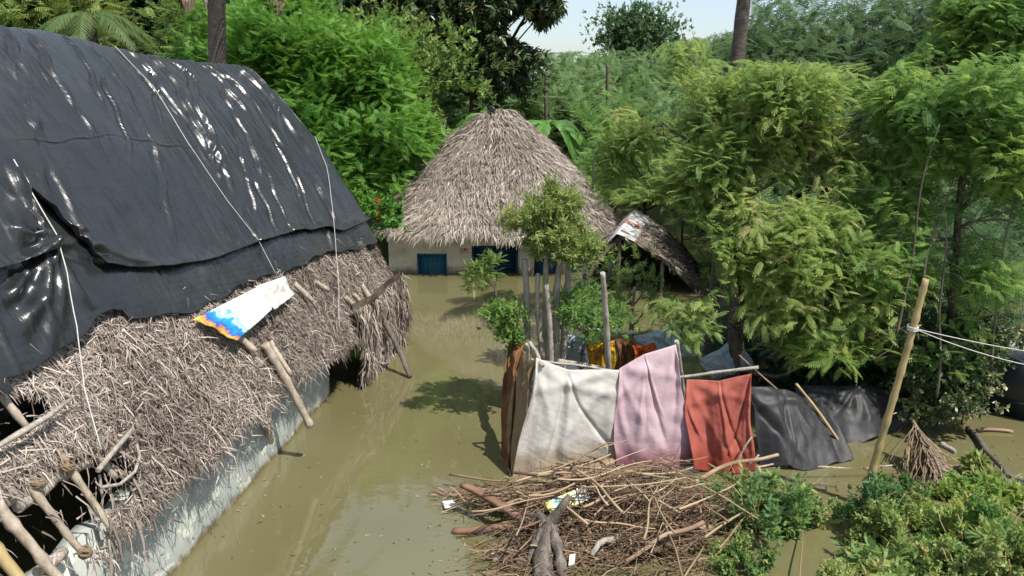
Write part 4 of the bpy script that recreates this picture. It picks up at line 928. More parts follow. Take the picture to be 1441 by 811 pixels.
# the plank: a flat board
a_, b_ = W(650, 682, .40), W(752, 737, .25); ax2 = unit(b_ - a_); sd2 = unit(np.cross([0, 0, 1], ax2)); up2 = np.cross(ax2, sd2); t = np.linspace(0, 1, 16); V = []; F = []
for s in t:
    c = a_ + (b_ - a_) * s + up2 * .02 * math.sin(s * 5); wdt = .045 + .03 * s + .004 * math.sin(s * 23)
    for y, z in ((-1, -.025), (1, -.03), (1, .025), (-1, .03)): V.append(c + sd2 * y * wdt + up2 * z)
for i in range(15):
    for j in range(4): k = (j + 1) % 4; F.append((i * 4 + j, i * 4 + k, i * 4 + 4 + k, i * 4 + 4 + j))
F += [(3, 2, 1, 0), (60, 61, 62, 63)]; tag(mesh('board', V, F, 'plank', origin=a_), 'reddish brown board slanting down to the stump', 'board', GL)
# stump with fork
st = empty('stump', W(776, 790), 'grey forked tree stump with splayed roots at the front of the heap', 'stump')
b0 = W(786, 822, -.05); kn_ = W(772, 738, .38)
def gnarl(pts, rad, name, mat='woodgrey', par=st, seed=0, ns=12, amp=.35):
    pts = np.asarray(pts, float); n = len(pts) * 6; t = np.linspace(0, 1, n); k = np.linspace(0, 1, len(pts)); p = np.stack([np.interp(t, k, pts[:, c]) for c in range(3)], -1); r = np.interp(t, k, rad)
    for _ in range(3): p[1:-1] = (p[:-2] + p[1:-1] + p[2:]) / 3
    m = MB(); m.tube(p, r, ns); V = m.V[0]; c = np.repeat(p, ns, 0); dv = V - c; ang = np.tile(np.arange(ns), n)
    V = c + dv * (1 + amp * np.sin(ang * 2.1 + seed) * .5 + amp * n3(V, 11, seed + 300)[:, None].ravel())[:, None]; m.V[0] = V; return m.build(name, mat, par, True)
gnarl([W(768, 822, .0), W(764, 790, .12), W(768, 762, .26), kn_ + [0, 0, -.02]], [.13, .10, .085, .075], 'trunk', seed=1)
gnarl([W(792, 826, .0), W(790, 795, .14), W(784, 765, .28), kn_ + [.03, 0, 0]], [.06, .055, .055, .05], 'root', seed=2)
gnarl([kn_, W(786, 720, .55), W(802, 697, .72)], [.07, .05, .028], 'fork', seed=3)
gnarl([kn_ + [-.03, 0, 0], W(760, 728, .42), W(742, 724, .40)], [.06, .05, .035], 'fork', seed=4)
gnarl([kn_, W(758, 752, .28), W(748, 778, .12), W(742, 800, .0)], [.05, .05, .035, .02], 'root', seed=5)
# twigs: one tangled heap
hc = W(865, 735)
m = MB()
def gzh(x, y): 
    e = ((x - hc[0]) / 1.75) ** 2 + ((y - hc[1]) / .95) ** 2; return (.60 + .18 * math.sin(x * 5 + y * 3) + .1 * math.sin(y * 9 - x * 2)) * math.exp(-e * 1.1)
for k in range(1300):
    a_ = rng.uniform(0, 6.283); r_ = math.sqrt(rng.random()) * 1.1 * (1 + .28 * math.sin(3 * a_ + 1) + .18 * math.sin(5 * a_ + .4)); x = hc[0] + 1.75 * r_ * math.cos(a_) * 1.0; y = hc[1] + .95 * r_ * math.sin(a_); z = gzh(x, y) * rng.uniform(.5, 1.15)
    L = rng.uniform(.15, .75) * (1.4 if rng.random() < .15 else 1); hd = rng.normal(.25, .8) if rng.random() < .8 else rng.uniform(0, 3.14); el = rng.normal(0, .22)
    dv = np.array([math.cos(hd) * math.cos(el), math.sin(hd) * math.cos(el), math.sin(el)]) * L; c = np.array([x, y, z + .03]); p = wob(c - dv / 2, c + dv / 2, 6, .028)
    p[:, 2] = np.maximum(p[:, 2], .005); r = rng.choice([.004, .006, .008, .013], p=[.4, .33, .2, .07]); m.tube(p, np.linspace(r, r * .4, 6), 4, t=float(np.clip(rng.normal(.5, .22), 0, 1)), cap=False)
for k in range(60):
    x = hc[0] + rng.normal(0, .8); y = hc[1] + rng.normal(-.1, .45); z = gzh(x, y) + rng.uniform(-.02, .12); L = rng.uniform(.6, 1.6); hd = rng.normal(.35, .5) + (1.6 if rng.random() < .2 else 0)
    dv = np.array([math.cos(hd), math.sin(hd), rng.normal(0, .12)]) * L; c = np.array([x, y, z + .04]); p = wob(c - dv / 2, c + dv / 2, 9, .022); p[:, 2] = np.maximum(p[:, 2], .01); r = rng.uniform(.008, .020)
    m.tube(p, np.linspace(r, r * .5, 9), 5, t=float(np.clip(rng.normal(.7, .25), 0, 1)))
for k in range(260):
    c = W(rng.uniform(690, 1000), rng.uniform(765, 830), .02 + .12 * rng.random()); L = rng.uniform(.15, .6); hd = rng.uniform(-.6, 1.2); dv = np.array([math.cos(hd), math.sin(hd), rng.normal(0, .2)]) * L; p = wob(c - dv / 2, c + dv / 2, 6, .07); p[:, 2] = np.maximum(p[:, 2], .01)
    m.tube(p, np.linspace(.007, .003, 6), 4, t=float(np.clip(rng.normal(.45, .25), 0, 1)), cap=False)
tw = m.build('brushwood', 'twig'); tag(tw, 'tangle of dry twigs, roots and vines heaped at the foot of the cloths', 'brushwood', kind='stuff')
# flattened leaf litter under it
k = 7000; a_ = rng.uniform(0, 6.283, k); r_ = np.sqrt(rng.random(k)) * 1.0 * (1 + .28 * np.sin(3 * a_ + 1) + .18 * np.sin(5 * a_ + .4)); x = hc[0] + 1.7 * r_ * np.cos(a_); y = hc[1] + .95 * r_ * np.sin(a_)
z = .30 * np.exp(-(((x - hc[0]) / 1.75) ** 2 + ((y - hc[1]) / .95) ** 2) * 1.1) + .02 * rng.random(k); p = np.stack([x, y, z], -1); n = np.tile([0, -.2, 1.], (k, 1)); dn = rng.normal(size=(k, 3)) * [1, 1, .2]
lt = strips(p, n, dn, .11, .02, 1.5, .15, 'twig', 'litter', None, tb=.35, tv=.22); tag(lt, 'dead leaves and bark bits under the brushwood', 'litter', kind='stuff')
# a fibrous palm head in the middle of the heap
ph_ = W(880, 700, .42); m = MB()
for k in range(220):
    a_ = ph_ + rng.normal(0, .05, 3); e_ = W(rng.normal(868, 16), rng.normal(742, 14), .22); m.tube(wob(a_, e_, 5, .05), [.008, .007, .006, .005, .003], 3, t=float(np.clip(rng.normal(.35, .15), 0, 1)), cap=False)
tag(m.build('fibre_bundle', 'twig', origin=ph_), 'grey brown bundle of palm fibre lying in the brushwood', 'palm fibre')
sack('plastic_bag', [W(763, 706, .5), W(818, 680, .5), W(826, 700, .36), W(770, 722, .33)], .06, 'yellowbag', 'white plastic bag printed yellow and teal lying on the heap', 'bag', 81, amp=.02)
sack('plastic_scrap', [W(797, 784, .2), W(805, 783, .18), W(804, 797, .12), W(796, 799, .14)], .05, 'palesack', 'small crumpled white scrap at the front of the heap', 'litter', 84, amp=.02)
# things adrift
GF = 'rubbish adrift left of the heap'
k = 420; bx = []
for _ in range(k):
    if rng.random() < .55: px, py = rng.uniform(600, 1000), 700 + rng.random() ** .6 * 130
    else: px, py = rng.uniform(300, 720), rng.uniform(560, 811)
    if rng.random() < .25: px, py = rng.uniform(1080, 1440), rng.uniform(600, 720)
    bx.append(W(px, py, .006))
p = np.array(bx); n = np.tile([0, 0, 1.], (len(p), 1)); fl = strips(p, n, rng.normal(size=(len(p), 3)) * [1, 1, 0], .055, .022, 1.5, .02, 'deadpalm', 'floating_litter', None, tb=.6); tag(fl, 'specks of leaf and froth floating on the brown water', 'litter', kind='stuff')
m = MB()
for _ in range(90):
    px, py = (rng.uniform(680, 1050), rng.uniform(760, 830)) if rng.random() < .6 else (rng.uniform(1080, 1400), rng.uniform(640, 720)); c = W(px, py, .01); a_ = rng.uniform(0, 3.14); L = rng.uniform(.1, .5); dv = np.array([math.cos(a_), math.sin(a_) * .5, 0]) * L / 2
    q = wob(c - dv, c + dv, 5, .06); q[:, 2] = .006 + .02 * rng.random(); m.tube(q, .006, 4, t=rng.uniform(.3, .8), cap=False)
tag(m.build('floating_twigs', 'twig'), 'loose twigs floating in front of the heap', 'twigs', kind='stuff')
sack('plastic_scrap', [W(622, 707, .02), W(640, 706, .02), W(640, 716, .02), W(626, 718, .02)], .02, 'palesack', 'small pale scrap floating beside the submerged log', 'litter', 86, nxy=10, amp=.01)
sack('plastic_scrap', [W(690, 780, .02), W(706, 778, .02), W(708, 790, .02), W(694, 792, .02)], .02, 'palesack', 'small pale scrap floating left of the stump', 'litter', 88, nxy=10, amp=.01)
# dead palm frond drooping by the net
def frond(base, dirh, L, rise, nl, ll, wd, mat, name, parent=None, tint=.6, hang=.9, rr=.02):
    m = MB(); dirh = unit(np.array(dirh, float)); t = np.linspace(0, 1, 14); rc = np.array(base) + dirh * (L * t)[:, None] + np.array([0, 0, 1.]) * (rise * t - (rise + L * .55) * t ** 2.2)[:, None]
    m.tube(rc, np.linspace(rr, .004, 14), 4, t=tint); V = []; F = []; T = []
    side = unit(np.cross(dirh, [0, 0, 1.]))
    for k in range(nl):
        s = .15 + .85 * k / nl; b = np.array([np.interp(s, t, rc[:, c]) for c in range(3)]); tg = unit(np.array([np.interp(min(1, s + .05), t, rc[:, c]) for c in range(3)]) - b)
        lk = ll * math.sin(math.pi * (s * .75 + .2))
        for sg in (1, -1):
            d_ = unit(side * sg * .9 + tg * .6 - np.array([0, 0, hang * rng.uniform(.5, 1.2)])); n0 = len(V); w2 = tg * wd / 2
            mid = b + d_ * lk * .5; tip = mid + unit(d_ - np.array([0, 0, hang * .7])) * lk * .5
            V += [b - w2, b + w2, mid + w2, mid - w2, tip]; m.add([b - w2, b + w2, mid + w2, mid - w2], [(0, 1, 2, 3)], float(np.clip(tint + rng.normal(0, .15), 0, 1))); m.add([mid - w2, mid + w2, tip], [(0, 1, 2)], float(np.clip(tint + rng.normal(0, .15), 0, 1)))
    return m.build(name, mat, parent, origin=base if parent is None else None)
fr = empty('palm_frond', W(1288, 596, 0), 'dead brown palm frond drooping into the water right of the nets', 'palm frond')
a_, b_ = W(1284, 592, .62), W(1332, 690, .02); m = MB(); sp_ = wob(a_, b_, 12, .03); m.tube(sp_, np.linspace(.028, .008, 12), 6, t=.5); m.build('stalk', 'deadpalm', fr)
m = MB()
for k in range(230):
    s = rng.uniform(.05, 1); c = a_ + (b_ - a_) * s + rng.normal(0, .02, 3); e_ = c + np.array([rng.normal(.03, .2), rng.normal(-.22, .14), -.38 - .1 * rng.random()]) * rng.uniform(.8, 1.5); e_[2] = max(e_[2], .01)
    q = wob(c, e_, 5, .06); sd_ = np.array([.012, .006, 0]) * rng.uniform(.6, 1.3); V = np.concatenate([q - sd_, q + sd_]); m.add(V, [(i, i + 1, i + 6, i + 5) for i in range(4)], float(np.clip(rng.normal(.55, .25), 0, 1)))
m.build('leaflets', 'deadpalm', fr)

# ------------------------------------------------------------------ trees and plants
def bl(*L): return [blob(*b) for b in L]
def tree(name, label, cat, base, tpts, r0, r1, blobs, crownargs, bark='bark', group=None, limb=.05, sub=6):
    root = empty(name, base, label, cat, group)
    if name == 'feathery_tree':
        for (x0, y0, x1, y1) in ((1262, 470, 1322, 175), (1300, 400, 1345, 250), (1318, 560, 1330, 300), (1395, 520, 1428, 280)): pole('stem', P(x0, y0, 11.5), P(x1, y1, 11.7), .022, .010, 'bark', root, amp=.02, bamboo=False)
    if tpts is not None: trunk(root, [base] + list(tpts), r0, r1, blobs, bark, sub, limb)
    crown('crown', root, blobs, **crownargs); return root
DW = lambda px, py, z=-1.0: W(px, py, 0) + [0, 0, z]
# small pollarded tree in front of the hut
Bm = bl((775, 325, 12.6, 34, 1.0), (805, 305, 12.7, 26), (742, 312, 12.5, 20), (795, 360, 12.4, 26), (828, 345, 12.6, 18), (778, 285, 12.7, 16), (835, 375, 12.6, 12))
rt = empty('small_tree', DW(770, 560), 'small pale stemmed tree cut at head height in front of the hut, leafing again', 'tree')
for (x0, y0, x1, y1, Y, r) in ((742, 560, 738, 365, 12.6, .06), (758, 565, 757, 385, 12.5, .045), (766, 570, 768, 400, 12.3, .05), (776, 560, 790, 360, 12.7, .06), (784, 545, 800, 350, 12.9, .06), (752, 545, 770, 340, 12.8, .05)):
    a_, b_ = P(x0, y0, Y), P(x1, y1, Y); a_ = a_ + [0, 0, -1.2 + (0 if a_[2] > 0 else 0)]; pole('trunk', a_, b_, r * 1.25, r * .8, 'palebark', rt, amp=.012, bamboo=False)
crown('crown', rt, Bm, 400, T_willow, 'willow', 91, per=5, size=1.05, gap=.0, tbase=.75, nscale=2.5, jit=.06, upb=.5, cl=8, clr=.13)
tree('sapling', 'leafy low branch left of the pale stems, over the water', 'sapling', DW(745, 520), [P(735, 470, 12.4), P(700, 420, 12.3)], .03, .012, bl((668, 392, 12.2, 18, .9), (688, 382, 12.3, 12, .8)), dict(n=90, T=T_neem, mat='willow', seed=93, per=4, size=.5, tbase=.55, jit=.04), limb=.012, sub=2)
tree('shrub', 'thin dark leaved shrub at the left foot of the pale stems', 'shrub', DW(735, 540), [P(735, 470, 12.5)], .03, .015, bl((708, 436, 12.4, 16, .7), (722, 465, 12.4, 18, .9)), dict(n=260, T=T_broad, mat='feather', seed=95, per=3, size=.6, tbase=.6, jit=.05), limb=.012, sub=3)
tree('oleander', 'narrow leaved dark green oleander growing inside the enclosure', 'shrub', DW(812, 560), [P(818, 500, 13.0)], .03, .015, bl((825, 440, 13.0, 18, 1.3), (806, 488, 13.0, 14, .9), (838, 470, 13.0, 16, 1), (822, 500, 12.9, 16, .8)), dict(n=60, T=T_willow, mat='feather', seed=97, per=4, size=1.5, tbase=.45, jit=.06, upb=.6), limb=.015, sub=5)
tree('bush', 'half bare straggly bush in front of the dark shed', 'shrub', DW(900, 500), [P(890, 430, 16)], .03, .015, bl((880, 385, 16.5, 34, .9), (915, 400, 16, 34, .8), (870, 420, 15.6, 34, .7), (930, 430, 16, 24, .8)), dict(n=80, T=T_willow, mat='neem', seed=99, per=3, size=1.2, gap=0.0, tbase=.3, jit=.08), limb=.02, sub=12)

# big neem-like tree, right of centre
NB = bl((1120, 150, 13.8, 70, 1), (1010, 170, 13.2, 85, 1), (1130, 190, 12.8, 100, 1), (930, 190, 13.6, 55, 1.0), (1205, 200, 13.2, 70), (1060, 270, 12.6, 95, .8), (985, 270, 13.0, 62, .8), (1180, 300, 12.4, 80), (1080, 360, 12.2, 85, .9), (1035, 385, 12.5, 55, .9), (1150, 420, 12.0, 75), (1050, 470, 12.3, 60, .8), (1210, 390, 12.3, 60), (1080, 190, 14.6, 75), (880, 215, 14.2, 40, .6), (1200, 470, 12.2, 50), (960, 60, 15.0, 20, 1.4))
tree('neem_tree', 'big bushy tree with drooping feathered olive leaves right of the hut', 'tree', DW(1040, 545), [P(1035, 440, 13.0), P(1045, 330, 13.2), P(1050, 200, 13.4)], .15, .07, NB, dict(n=4700, T=T_neem, mat='neem', seed=101, clear=(SKYGAP, SHED, HUT, TOPA), per=5, size=.85, cl=14, clr=.30, gap=.06, tbase=.55, lump=.28, upb=.1, nscale=1.5), limb=.045, sub=7)
# young yellowish fronds at its lower edge
tree('sapling', 'bright yellow green sapling behind the pink cloth', 'sapling', DW(960, 545), [P(958, 470, 11.9), P(965, 430, 11.9)], .035, .015, bl((968, 430, 11.8, 28, .9), (985, 415, 11.8, 20), (955, 455, 11.7, 18)), dict(n=170, T=T_neem, mat='willow', seed=103, clear=(SHED,), per=4, size=.7, tbase=.55, jit=.05), limb=.012, sub=2)
# feathery tree at the right edge
RB = bl((1335, 110, 13.2, 90, 1), (1420, 170, 12.5, 85), (1300, 210, 12.8, 70), (1380, 270, 12.2, 85), (1290, 310, 12.4, 60), (1330, 380, 11.9, 70), (1420, 330, 11.8, 60), (1250, 400, 12.0, 50, .9), (1280, 460, 11.9, 50, .8), (1180, 490, 11.8, 42, .7), (1390, 60, 14.5, 80), (1235, 480, 12.4, 60), (1290, 140, 14, 60), (1450, 260, 12.2, 60), (1340, 30, 14.5, 60), (1450, 60, 13.6, 70))
tree('feathery_tree', 'tall fine leaved fresh green tree filling the right edge', 'tree', DW(1330, 575), [P(1335, 480, 12.6), P(1345, 380, 12.6), P(1360, 180, 12.8)], .11, .05, RB, dict(n=5600, T=T_feather, mat='feather', seed=105, clear=(SKYGAP, TOPB), per=5, size=.95, cl=16, clr=.36, flat=.3, gap=0.05, tbase=.62, lump=.3, upb=.05, nscale=1.6), limb=.035, sub=7)
tree('leafy_bush', 'round leaved glossy bush hanging over the dark boat', 'shrub', DW(1360, 590), [P(1350, 540, 12.8), P(1345, 500, 12.6)], .05, .02, bl((1352, 498, 12.2, 36, .9), (1325, 530, 12.1, 36, .9), (1310, 500, 12.4, 36), (1380, 475, 12.3, 22), (1335, 560, 12.0, 22, .7)), dict(n=1500, T=T_broad, mat='mango', seed=107, per=4, size=.85, tbase=.75, jit=.06, gap=-.4), limb=.02, sub=6)
# undergrowth behind the nets
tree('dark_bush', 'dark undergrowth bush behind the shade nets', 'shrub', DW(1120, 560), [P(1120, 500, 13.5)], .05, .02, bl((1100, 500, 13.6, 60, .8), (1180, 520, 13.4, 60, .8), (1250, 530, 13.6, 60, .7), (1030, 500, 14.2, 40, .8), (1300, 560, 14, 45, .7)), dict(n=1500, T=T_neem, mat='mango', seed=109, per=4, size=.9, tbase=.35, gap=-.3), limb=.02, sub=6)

GT = 'trees behind the hut'
tree('acacia_tree', 'bright green feathery tree just behind the black plastic roof', 'tree', W(470, 330) * [1.5, 1.5, 0] + [-1, 0, -1], [P(450, 250, 27), P(455, 150, 27)], .16, .08,
     bl((400, 105, 25, 80, .8), (480, 120, 24.5, 80, .8), (350, 80, 27, 70, .8), (530, 165, 24, 52, .9), (480, 200, 23, 65, .8), (560, 205, 24.5, 34), (505, 240, 22.8, 45, .8), (430, 170, 24, 70), (480, 255, 22.8, 40, .7), (330, 60, 28, 50), (590, 190, 25, 20), (400, 60, 27, 45)), dict(n=8000, T=T_spray, mat='bright', seed=111, clear=(HUT, BAN), per=5, size=1.05, clr=.45, cl=16, gap=-.2, tbase=.5, lump=.3, upb=.15, nscale=.9, jit=.2), limb=.07, sub=5)
tree('pale_leaved_tree', 'pale flowering broad leaved tree between the bright tree and banana plants', 'tree', P(590, 300, 30) * [1, 1, 0] + [0, 0, -1], [P(590, 180, 30), P(585, 130, 30)], .1, .05,
     bl((540, 100, 29, 34, .8), (585, 130, 28.5, 40), (610, 165, 28, 34, .8), (560, 75, 30, 24, .7), (440, 40, 31, 28, .7)), dict(n=1100, T=T_broad, mat='willow', seed=113, clear=(HUT, BAN), per=4, size=2.2, tbase=.55, gap=-.3, nscale=.9, jit=.2), group=None)
tree('mango_tree', 'huge dark leaved tree hanging in from the top centre', 'tree', P(560, 250, 36) * [1, 1, 0] + [0, 0, -1], [P(560, 150, 36), P(555, 60, 36), P(550, -40, 36)], .45, .25,
     bl((560, 20, 34, 110, .8), (650, 60, 33, 80, .8), (480, 30, 34, 80), (620, -10, 34, 110), (720, -5, 33, 60, .7), (760, 0, 32.5, 34, .8), (420, 10, 35, 60), (380, -10, 36, 60), (600, 100, 34, 70, .8), (530, 70, 35, 60), (690, 30, 33, 60, .8), (500, -40, 34, 100)), dict(n=4600, T=T_mango, mat='mango', seed=115, clear=(SKYGAP, BAN), per=5, size=1.9, gap=-.35, tbase=.45, lump=.3, nscale=.8, upb=-.1, jit=.3, tw=.35), limb=.16, sub=5)
# dark shade trees top left
tree('dark_tree', 'dark tree between the palms above the plastic roof at top left', 'tree', P(220, 250, 38) * [1, 1, 0] + [0, 0, -1], [P(220, 120, 38), P(220, 40, 38)], .3, .2,
     bl((220, 40, 38, 70, .7), (150, 30, 38, 70, .7), (300, 30, 39, 60, .7), (260, 70, 37, 60, .6), (380, 30, 38, 50), (200, -20, 38, 80), (330, 60, 38, 40)), dict(n=1800, T=T_broad, mat='fardark', seed=117, per=5, size=3.2, gap=-.3, tbase=.4, nscale=.7, jit=.3), limb=.1, sub=4)
tree('light_tree', 'yellow green tree at the top left corner', 'tree', P(40, 250, 34) * [1, 1, 0] + [0, 0, -1], [P(40, 120, 34), P(40, 50, 34)], .2, .1,
     bl((20, 30, 33, 50, .7), (70, 38, 33, 45, .5), (0, 10, 34, 50), (-40, 40, 33, 50), (110, 30, 34, 30, .6), (270, 45, 32, 26, .8)), dict(n=900, T=T_spray, mat='willow', seed=119, per=5, size=2.2, gap=-.35, tbase=.45, nscale=.8, jit=.3), limb=.08, sub=4)
# far thorn trees closing the view; the pale leaf colour carries the haze
FT = [(680, 140, 44, 75, 'far', 'broad pale green thorn tree rising left of the hut peak'), (775, 150, 50, 65, 'far', 'pale green thorn tree straight behind the hut peak'), (850, 150, 46, 70, 'far', 'spreading pale thorn tree right of the banana plants'), (930, 145, 48, 70, 'far', 'pale thorn tree behind the leaning palm trunk'),
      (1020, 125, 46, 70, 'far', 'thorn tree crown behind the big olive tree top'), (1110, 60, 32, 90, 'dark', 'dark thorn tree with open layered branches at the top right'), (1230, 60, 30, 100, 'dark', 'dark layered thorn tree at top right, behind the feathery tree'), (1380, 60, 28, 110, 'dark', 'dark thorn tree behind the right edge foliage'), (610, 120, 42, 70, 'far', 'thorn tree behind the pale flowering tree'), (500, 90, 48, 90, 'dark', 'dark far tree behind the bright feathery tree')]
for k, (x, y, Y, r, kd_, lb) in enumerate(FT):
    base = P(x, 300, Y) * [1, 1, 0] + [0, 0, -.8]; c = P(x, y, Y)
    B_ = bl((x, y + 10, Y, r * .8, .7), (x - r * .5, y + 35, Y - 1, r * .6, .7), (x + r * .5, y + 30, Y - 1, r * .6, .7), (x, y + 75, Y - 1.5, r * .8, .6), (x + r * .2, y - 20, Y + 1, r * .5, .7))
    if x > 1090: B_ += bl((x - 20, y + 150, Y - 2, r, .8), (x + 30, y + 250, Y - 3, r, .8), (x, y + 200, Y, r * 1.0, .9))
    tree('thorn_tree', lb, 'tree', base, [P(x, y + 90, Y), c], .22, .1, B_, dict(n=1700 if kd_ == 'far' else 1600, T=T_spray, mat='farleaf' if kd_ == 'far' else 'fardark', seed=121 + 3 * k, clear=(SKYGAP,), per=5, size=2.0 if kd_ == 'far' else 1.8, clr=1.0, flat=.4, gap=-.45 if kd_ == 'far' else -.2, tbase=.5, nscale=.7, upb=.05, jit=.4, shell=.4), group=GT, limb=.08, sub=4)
tree('skyline_tree', 'dark roundish tree standing out on the skyline against the sky', 'tree', P(895, 250, 58) * [1, 1, 0] + [0, 0, 0], [P(895, 90, 58), P(895, 50, 58)], .3, .12, bl((893, 50, 58, 15, .8), (866, 52, 58, 8), (918, 50, 58, 10), (900, 34, 58, 8), (885, 62, 58, 20, .5), (932, 60, 58, 8)), dict(n=520, T=T_broad, mat='fardark', seed=161, per=5, clr=.4, size=2.6, gap=-.5, tbase=.35, nscale=.8, jit=.3), limb=.1, sub=4)
# bushes along the water behind the hut
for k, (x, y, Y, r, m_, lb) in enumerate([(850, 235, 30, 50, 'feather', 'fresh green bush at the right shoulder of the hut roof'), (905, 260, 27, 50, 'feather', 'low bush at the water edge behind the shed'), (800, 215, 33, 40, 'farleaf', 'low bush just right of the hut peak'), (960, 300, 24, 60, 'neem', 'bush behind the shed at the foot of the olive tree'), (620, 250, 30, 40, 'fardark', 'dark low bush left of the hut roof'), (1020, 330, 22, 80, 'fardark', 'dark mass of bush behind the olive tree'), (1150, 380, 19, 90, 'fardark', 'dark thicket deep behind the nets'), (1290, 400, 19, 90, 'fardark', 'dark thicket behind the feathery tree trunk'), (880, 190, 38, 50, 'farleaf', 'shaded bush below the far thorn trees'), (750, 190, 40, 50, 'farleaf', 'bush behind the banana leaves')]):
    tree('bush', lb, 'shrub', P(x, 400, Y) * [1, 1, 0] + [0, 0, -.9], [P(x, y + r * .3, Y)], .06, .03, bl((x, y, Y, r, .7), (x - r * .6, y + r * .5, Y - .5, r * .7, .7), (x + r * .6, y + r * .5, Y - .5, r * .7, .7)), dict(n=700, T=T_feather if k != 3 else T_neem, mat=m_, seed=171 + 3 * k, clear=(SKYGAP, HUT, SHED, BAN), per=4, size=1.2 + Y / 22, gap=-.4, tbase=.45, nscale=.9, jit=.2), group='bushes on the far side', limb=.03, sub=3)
# far wood closes what is left of the horizon
FB = bl(*[(x, 135 + 8 * math.sin(x), 70, 55, .4) for x in range(-500, 2000, 70)]); p_ = crown('far_wood', None, FB, 9000, T_spray, 'farleaf', 211, per=4, size=3.5, clr=.8, clear=(SKYGAP,), gap=-.9, tbase=.35, nscale=.5, jit=.8, shell=.2)
tag(p_, 'far-off wood closing the horizon behind the thorn trees', 'woodland', kind='stuff')

# palms
def palm(name, label, base, tp, r, fr, mat='palm', L=3.4, cat='palm tree', tint=.4, nl=46):
    root = empty(name, base, label, cat); m = MB(); q = wob(base, tp, 40, .006); m.tube(q, np.linspace(r * 1.15, r * .85, 40) * (1 + .06 * (np.arange(40) % 2)), 10); m.build('trunk', 'palmbark', root, True)
    for a_, rise in fr: frond(tp, [math.cos(a_), math.sin(a_), 0], L * rng.uniform(.85, 1.1), rise, nl, .75, .045, mat, 'frond', root, tint=tint, hang=.5)
    return root
palm('coconut_palm', 'tall coconut palm whose grey trunk stands behind the plastic roof', P(300, 250, 21) * [1, 1, 0] + [0, 0, -1], P(303, -130, 20.6), .22, [(k * .7, rng.uniform(.2, 1.2)) for k in range(9)])
palm('coconut_palm', 'leaning dark palm trunk rising behind the big olive tree', P(1000, 420, 15.8) * [1, 1, 0] + [0, 0, -1], P(1085, -330, 15.6), .13, [(k * .9, 1.0) for k in range(7)], L=2.2)
palm('coconut_palm', 'low palm with fanned grey green fronds at the top left', P(125, 200, 29) * [1, 1, 0] + [0, 0, -1], P(125, 22, 29), .22, [(k * .8 + .2, rng.uniform(.3, 1.0)) for k in range(9)], L=2.2)
dp = P(372, -25, 26); pr = empty('palm_frond', dp, 'dry brown fronds hanging at the top left beside the palm trunk', 'palm frond')
for k in range(4): frond(dp + rng.normal(0, .15, 3), [rng.normal(), rng.normal(), 0], .6, -.4, 26, .8, .04, 'deadpalm', 'leaflets', pr, tint=.35, hang=2.2)
dp = P(272, -25, 26); pr = empty('palm_frond', dp, 'dry brown fronds hanging at the top left, left of the palm trunk', 'palm frond')
for k in range(3): frond(dp + rng.normal(0, .15, 3), [rng.normal(), rng.normal(), 0], .5, -.4, 26, .8, .04, 'deadpalm', 'leaflets', pr, tint=.3, hang=2.2)
# bananas
def banana_leaf(root, base, az, L, rise, wd, tint):
    d = np.array([math.cos(az), math.sin(az), 0]); sd_ = np.array([-d[1], d[0], 0]); n = 26; t = np.linspace(0, 1, n)
    rc = np.array(base) + d * (L * (t - .15 * t ** 3))[:, None] + np.array([0, 0, 1.]) * (rise * t - (rise + .75 * L) * t ** 2.3)[:, None]
    m = MB(); m.tube(rc, np.linspace(.03, .006, n), 5, t=.8)
    for sg in (1, -1):
        k = 2
        while k < n - 1:
            e_ = min(n - 1, k + rng.integers(2, 5)); dr = rng.uniform(.15, .5)        # torn into lobes
            V = []; 
            for i in range(k, e_ + 1):
                w_ = wd * math.sin(math.pi * min(1, (i / (n - 1)) * .93 + .05)) ** .6; V.append(rc[i]); V.append(rc[i] + sd_ * sg * w_ * .55 + [0, 0, w_ * .12]); V.append(rc[i] + sd_ * sg * w_ + d * .08 - np.array([0, 0, w_ * dr]))
            F = []
            for i in range(e_ - k): F += [(i * 3, i * 3 + 1, i * 3 + 4, i * 3 + 3), (i * 3 + 1, i * 3 + 2, i * 3 + 5, i * 3 + 4)]
            m.add(V, F, float(np.clip(tint + rng.normal(0, .12), 0, 1))); k = e_
    return m.build('leaf', 'banana', root, True)
for (x, y, Y, azs, lb) in ((635, 190, 30.5, (.3, 1.1, 2.2, 3.0, 3.9, 4.8, 5.6), 'banana plant with broad torn leaves left of the hut peak'), (682, 165, 31.5, (.1, .8, 2.0, 3.0, 4.0, 5.0), 'banana plant right behind the hut peak'), (772, 178, 30, (.0, .5, 1.6, 2.6, 3.6, 4.4, 5.3, 5.9), 'banana plant with pale leaves right of the hut peak')):
    b_ = P(x, 300, Y) * [1, 1, 0] + [0, 0, -.9]; tp = P(x, y, Y); root = empty('banana_plant', b_, lb, 'banana plant', 'banana plants behind the hut'); m = MB(); m.tube(wob(b_, tp, 10, .01), np.linspace(.14, .07, 10), 8); m.build('stem', 'bamboogold', root, True)
    for az in azs: banana_leaf(root, tp, az + rng.normal(0, .15), rng.uniform(1.5, 2.1), rng.uniform(.5, 1.5), .34, rng.uniform(.3, .8))
# bare posts
GPp = 'thin dark posts behind the hut'
for (x, y0, y1, Y, lb) in ((663, 80, 150, 34, 'thin dark post left of the hut peak among trees'), (855, 92, 165, 34, 'thin dark post right of the hut peak among trees'), (768, 105, 130, 36, 'short dark post straight above the hut peak'), (836, 222, 300, 24.5, 'thin dark stick standing at the right end of the hut roof')):
    pole('post', P(x, 300, Y) * [1, 1, 0] + [0, 0, -.5], P(x, y0, Y), .09 if Y > 30 else .05, .07 if Y > 30 else .04, 'bark', None, lb, 'post', GPp, bamboo=False)
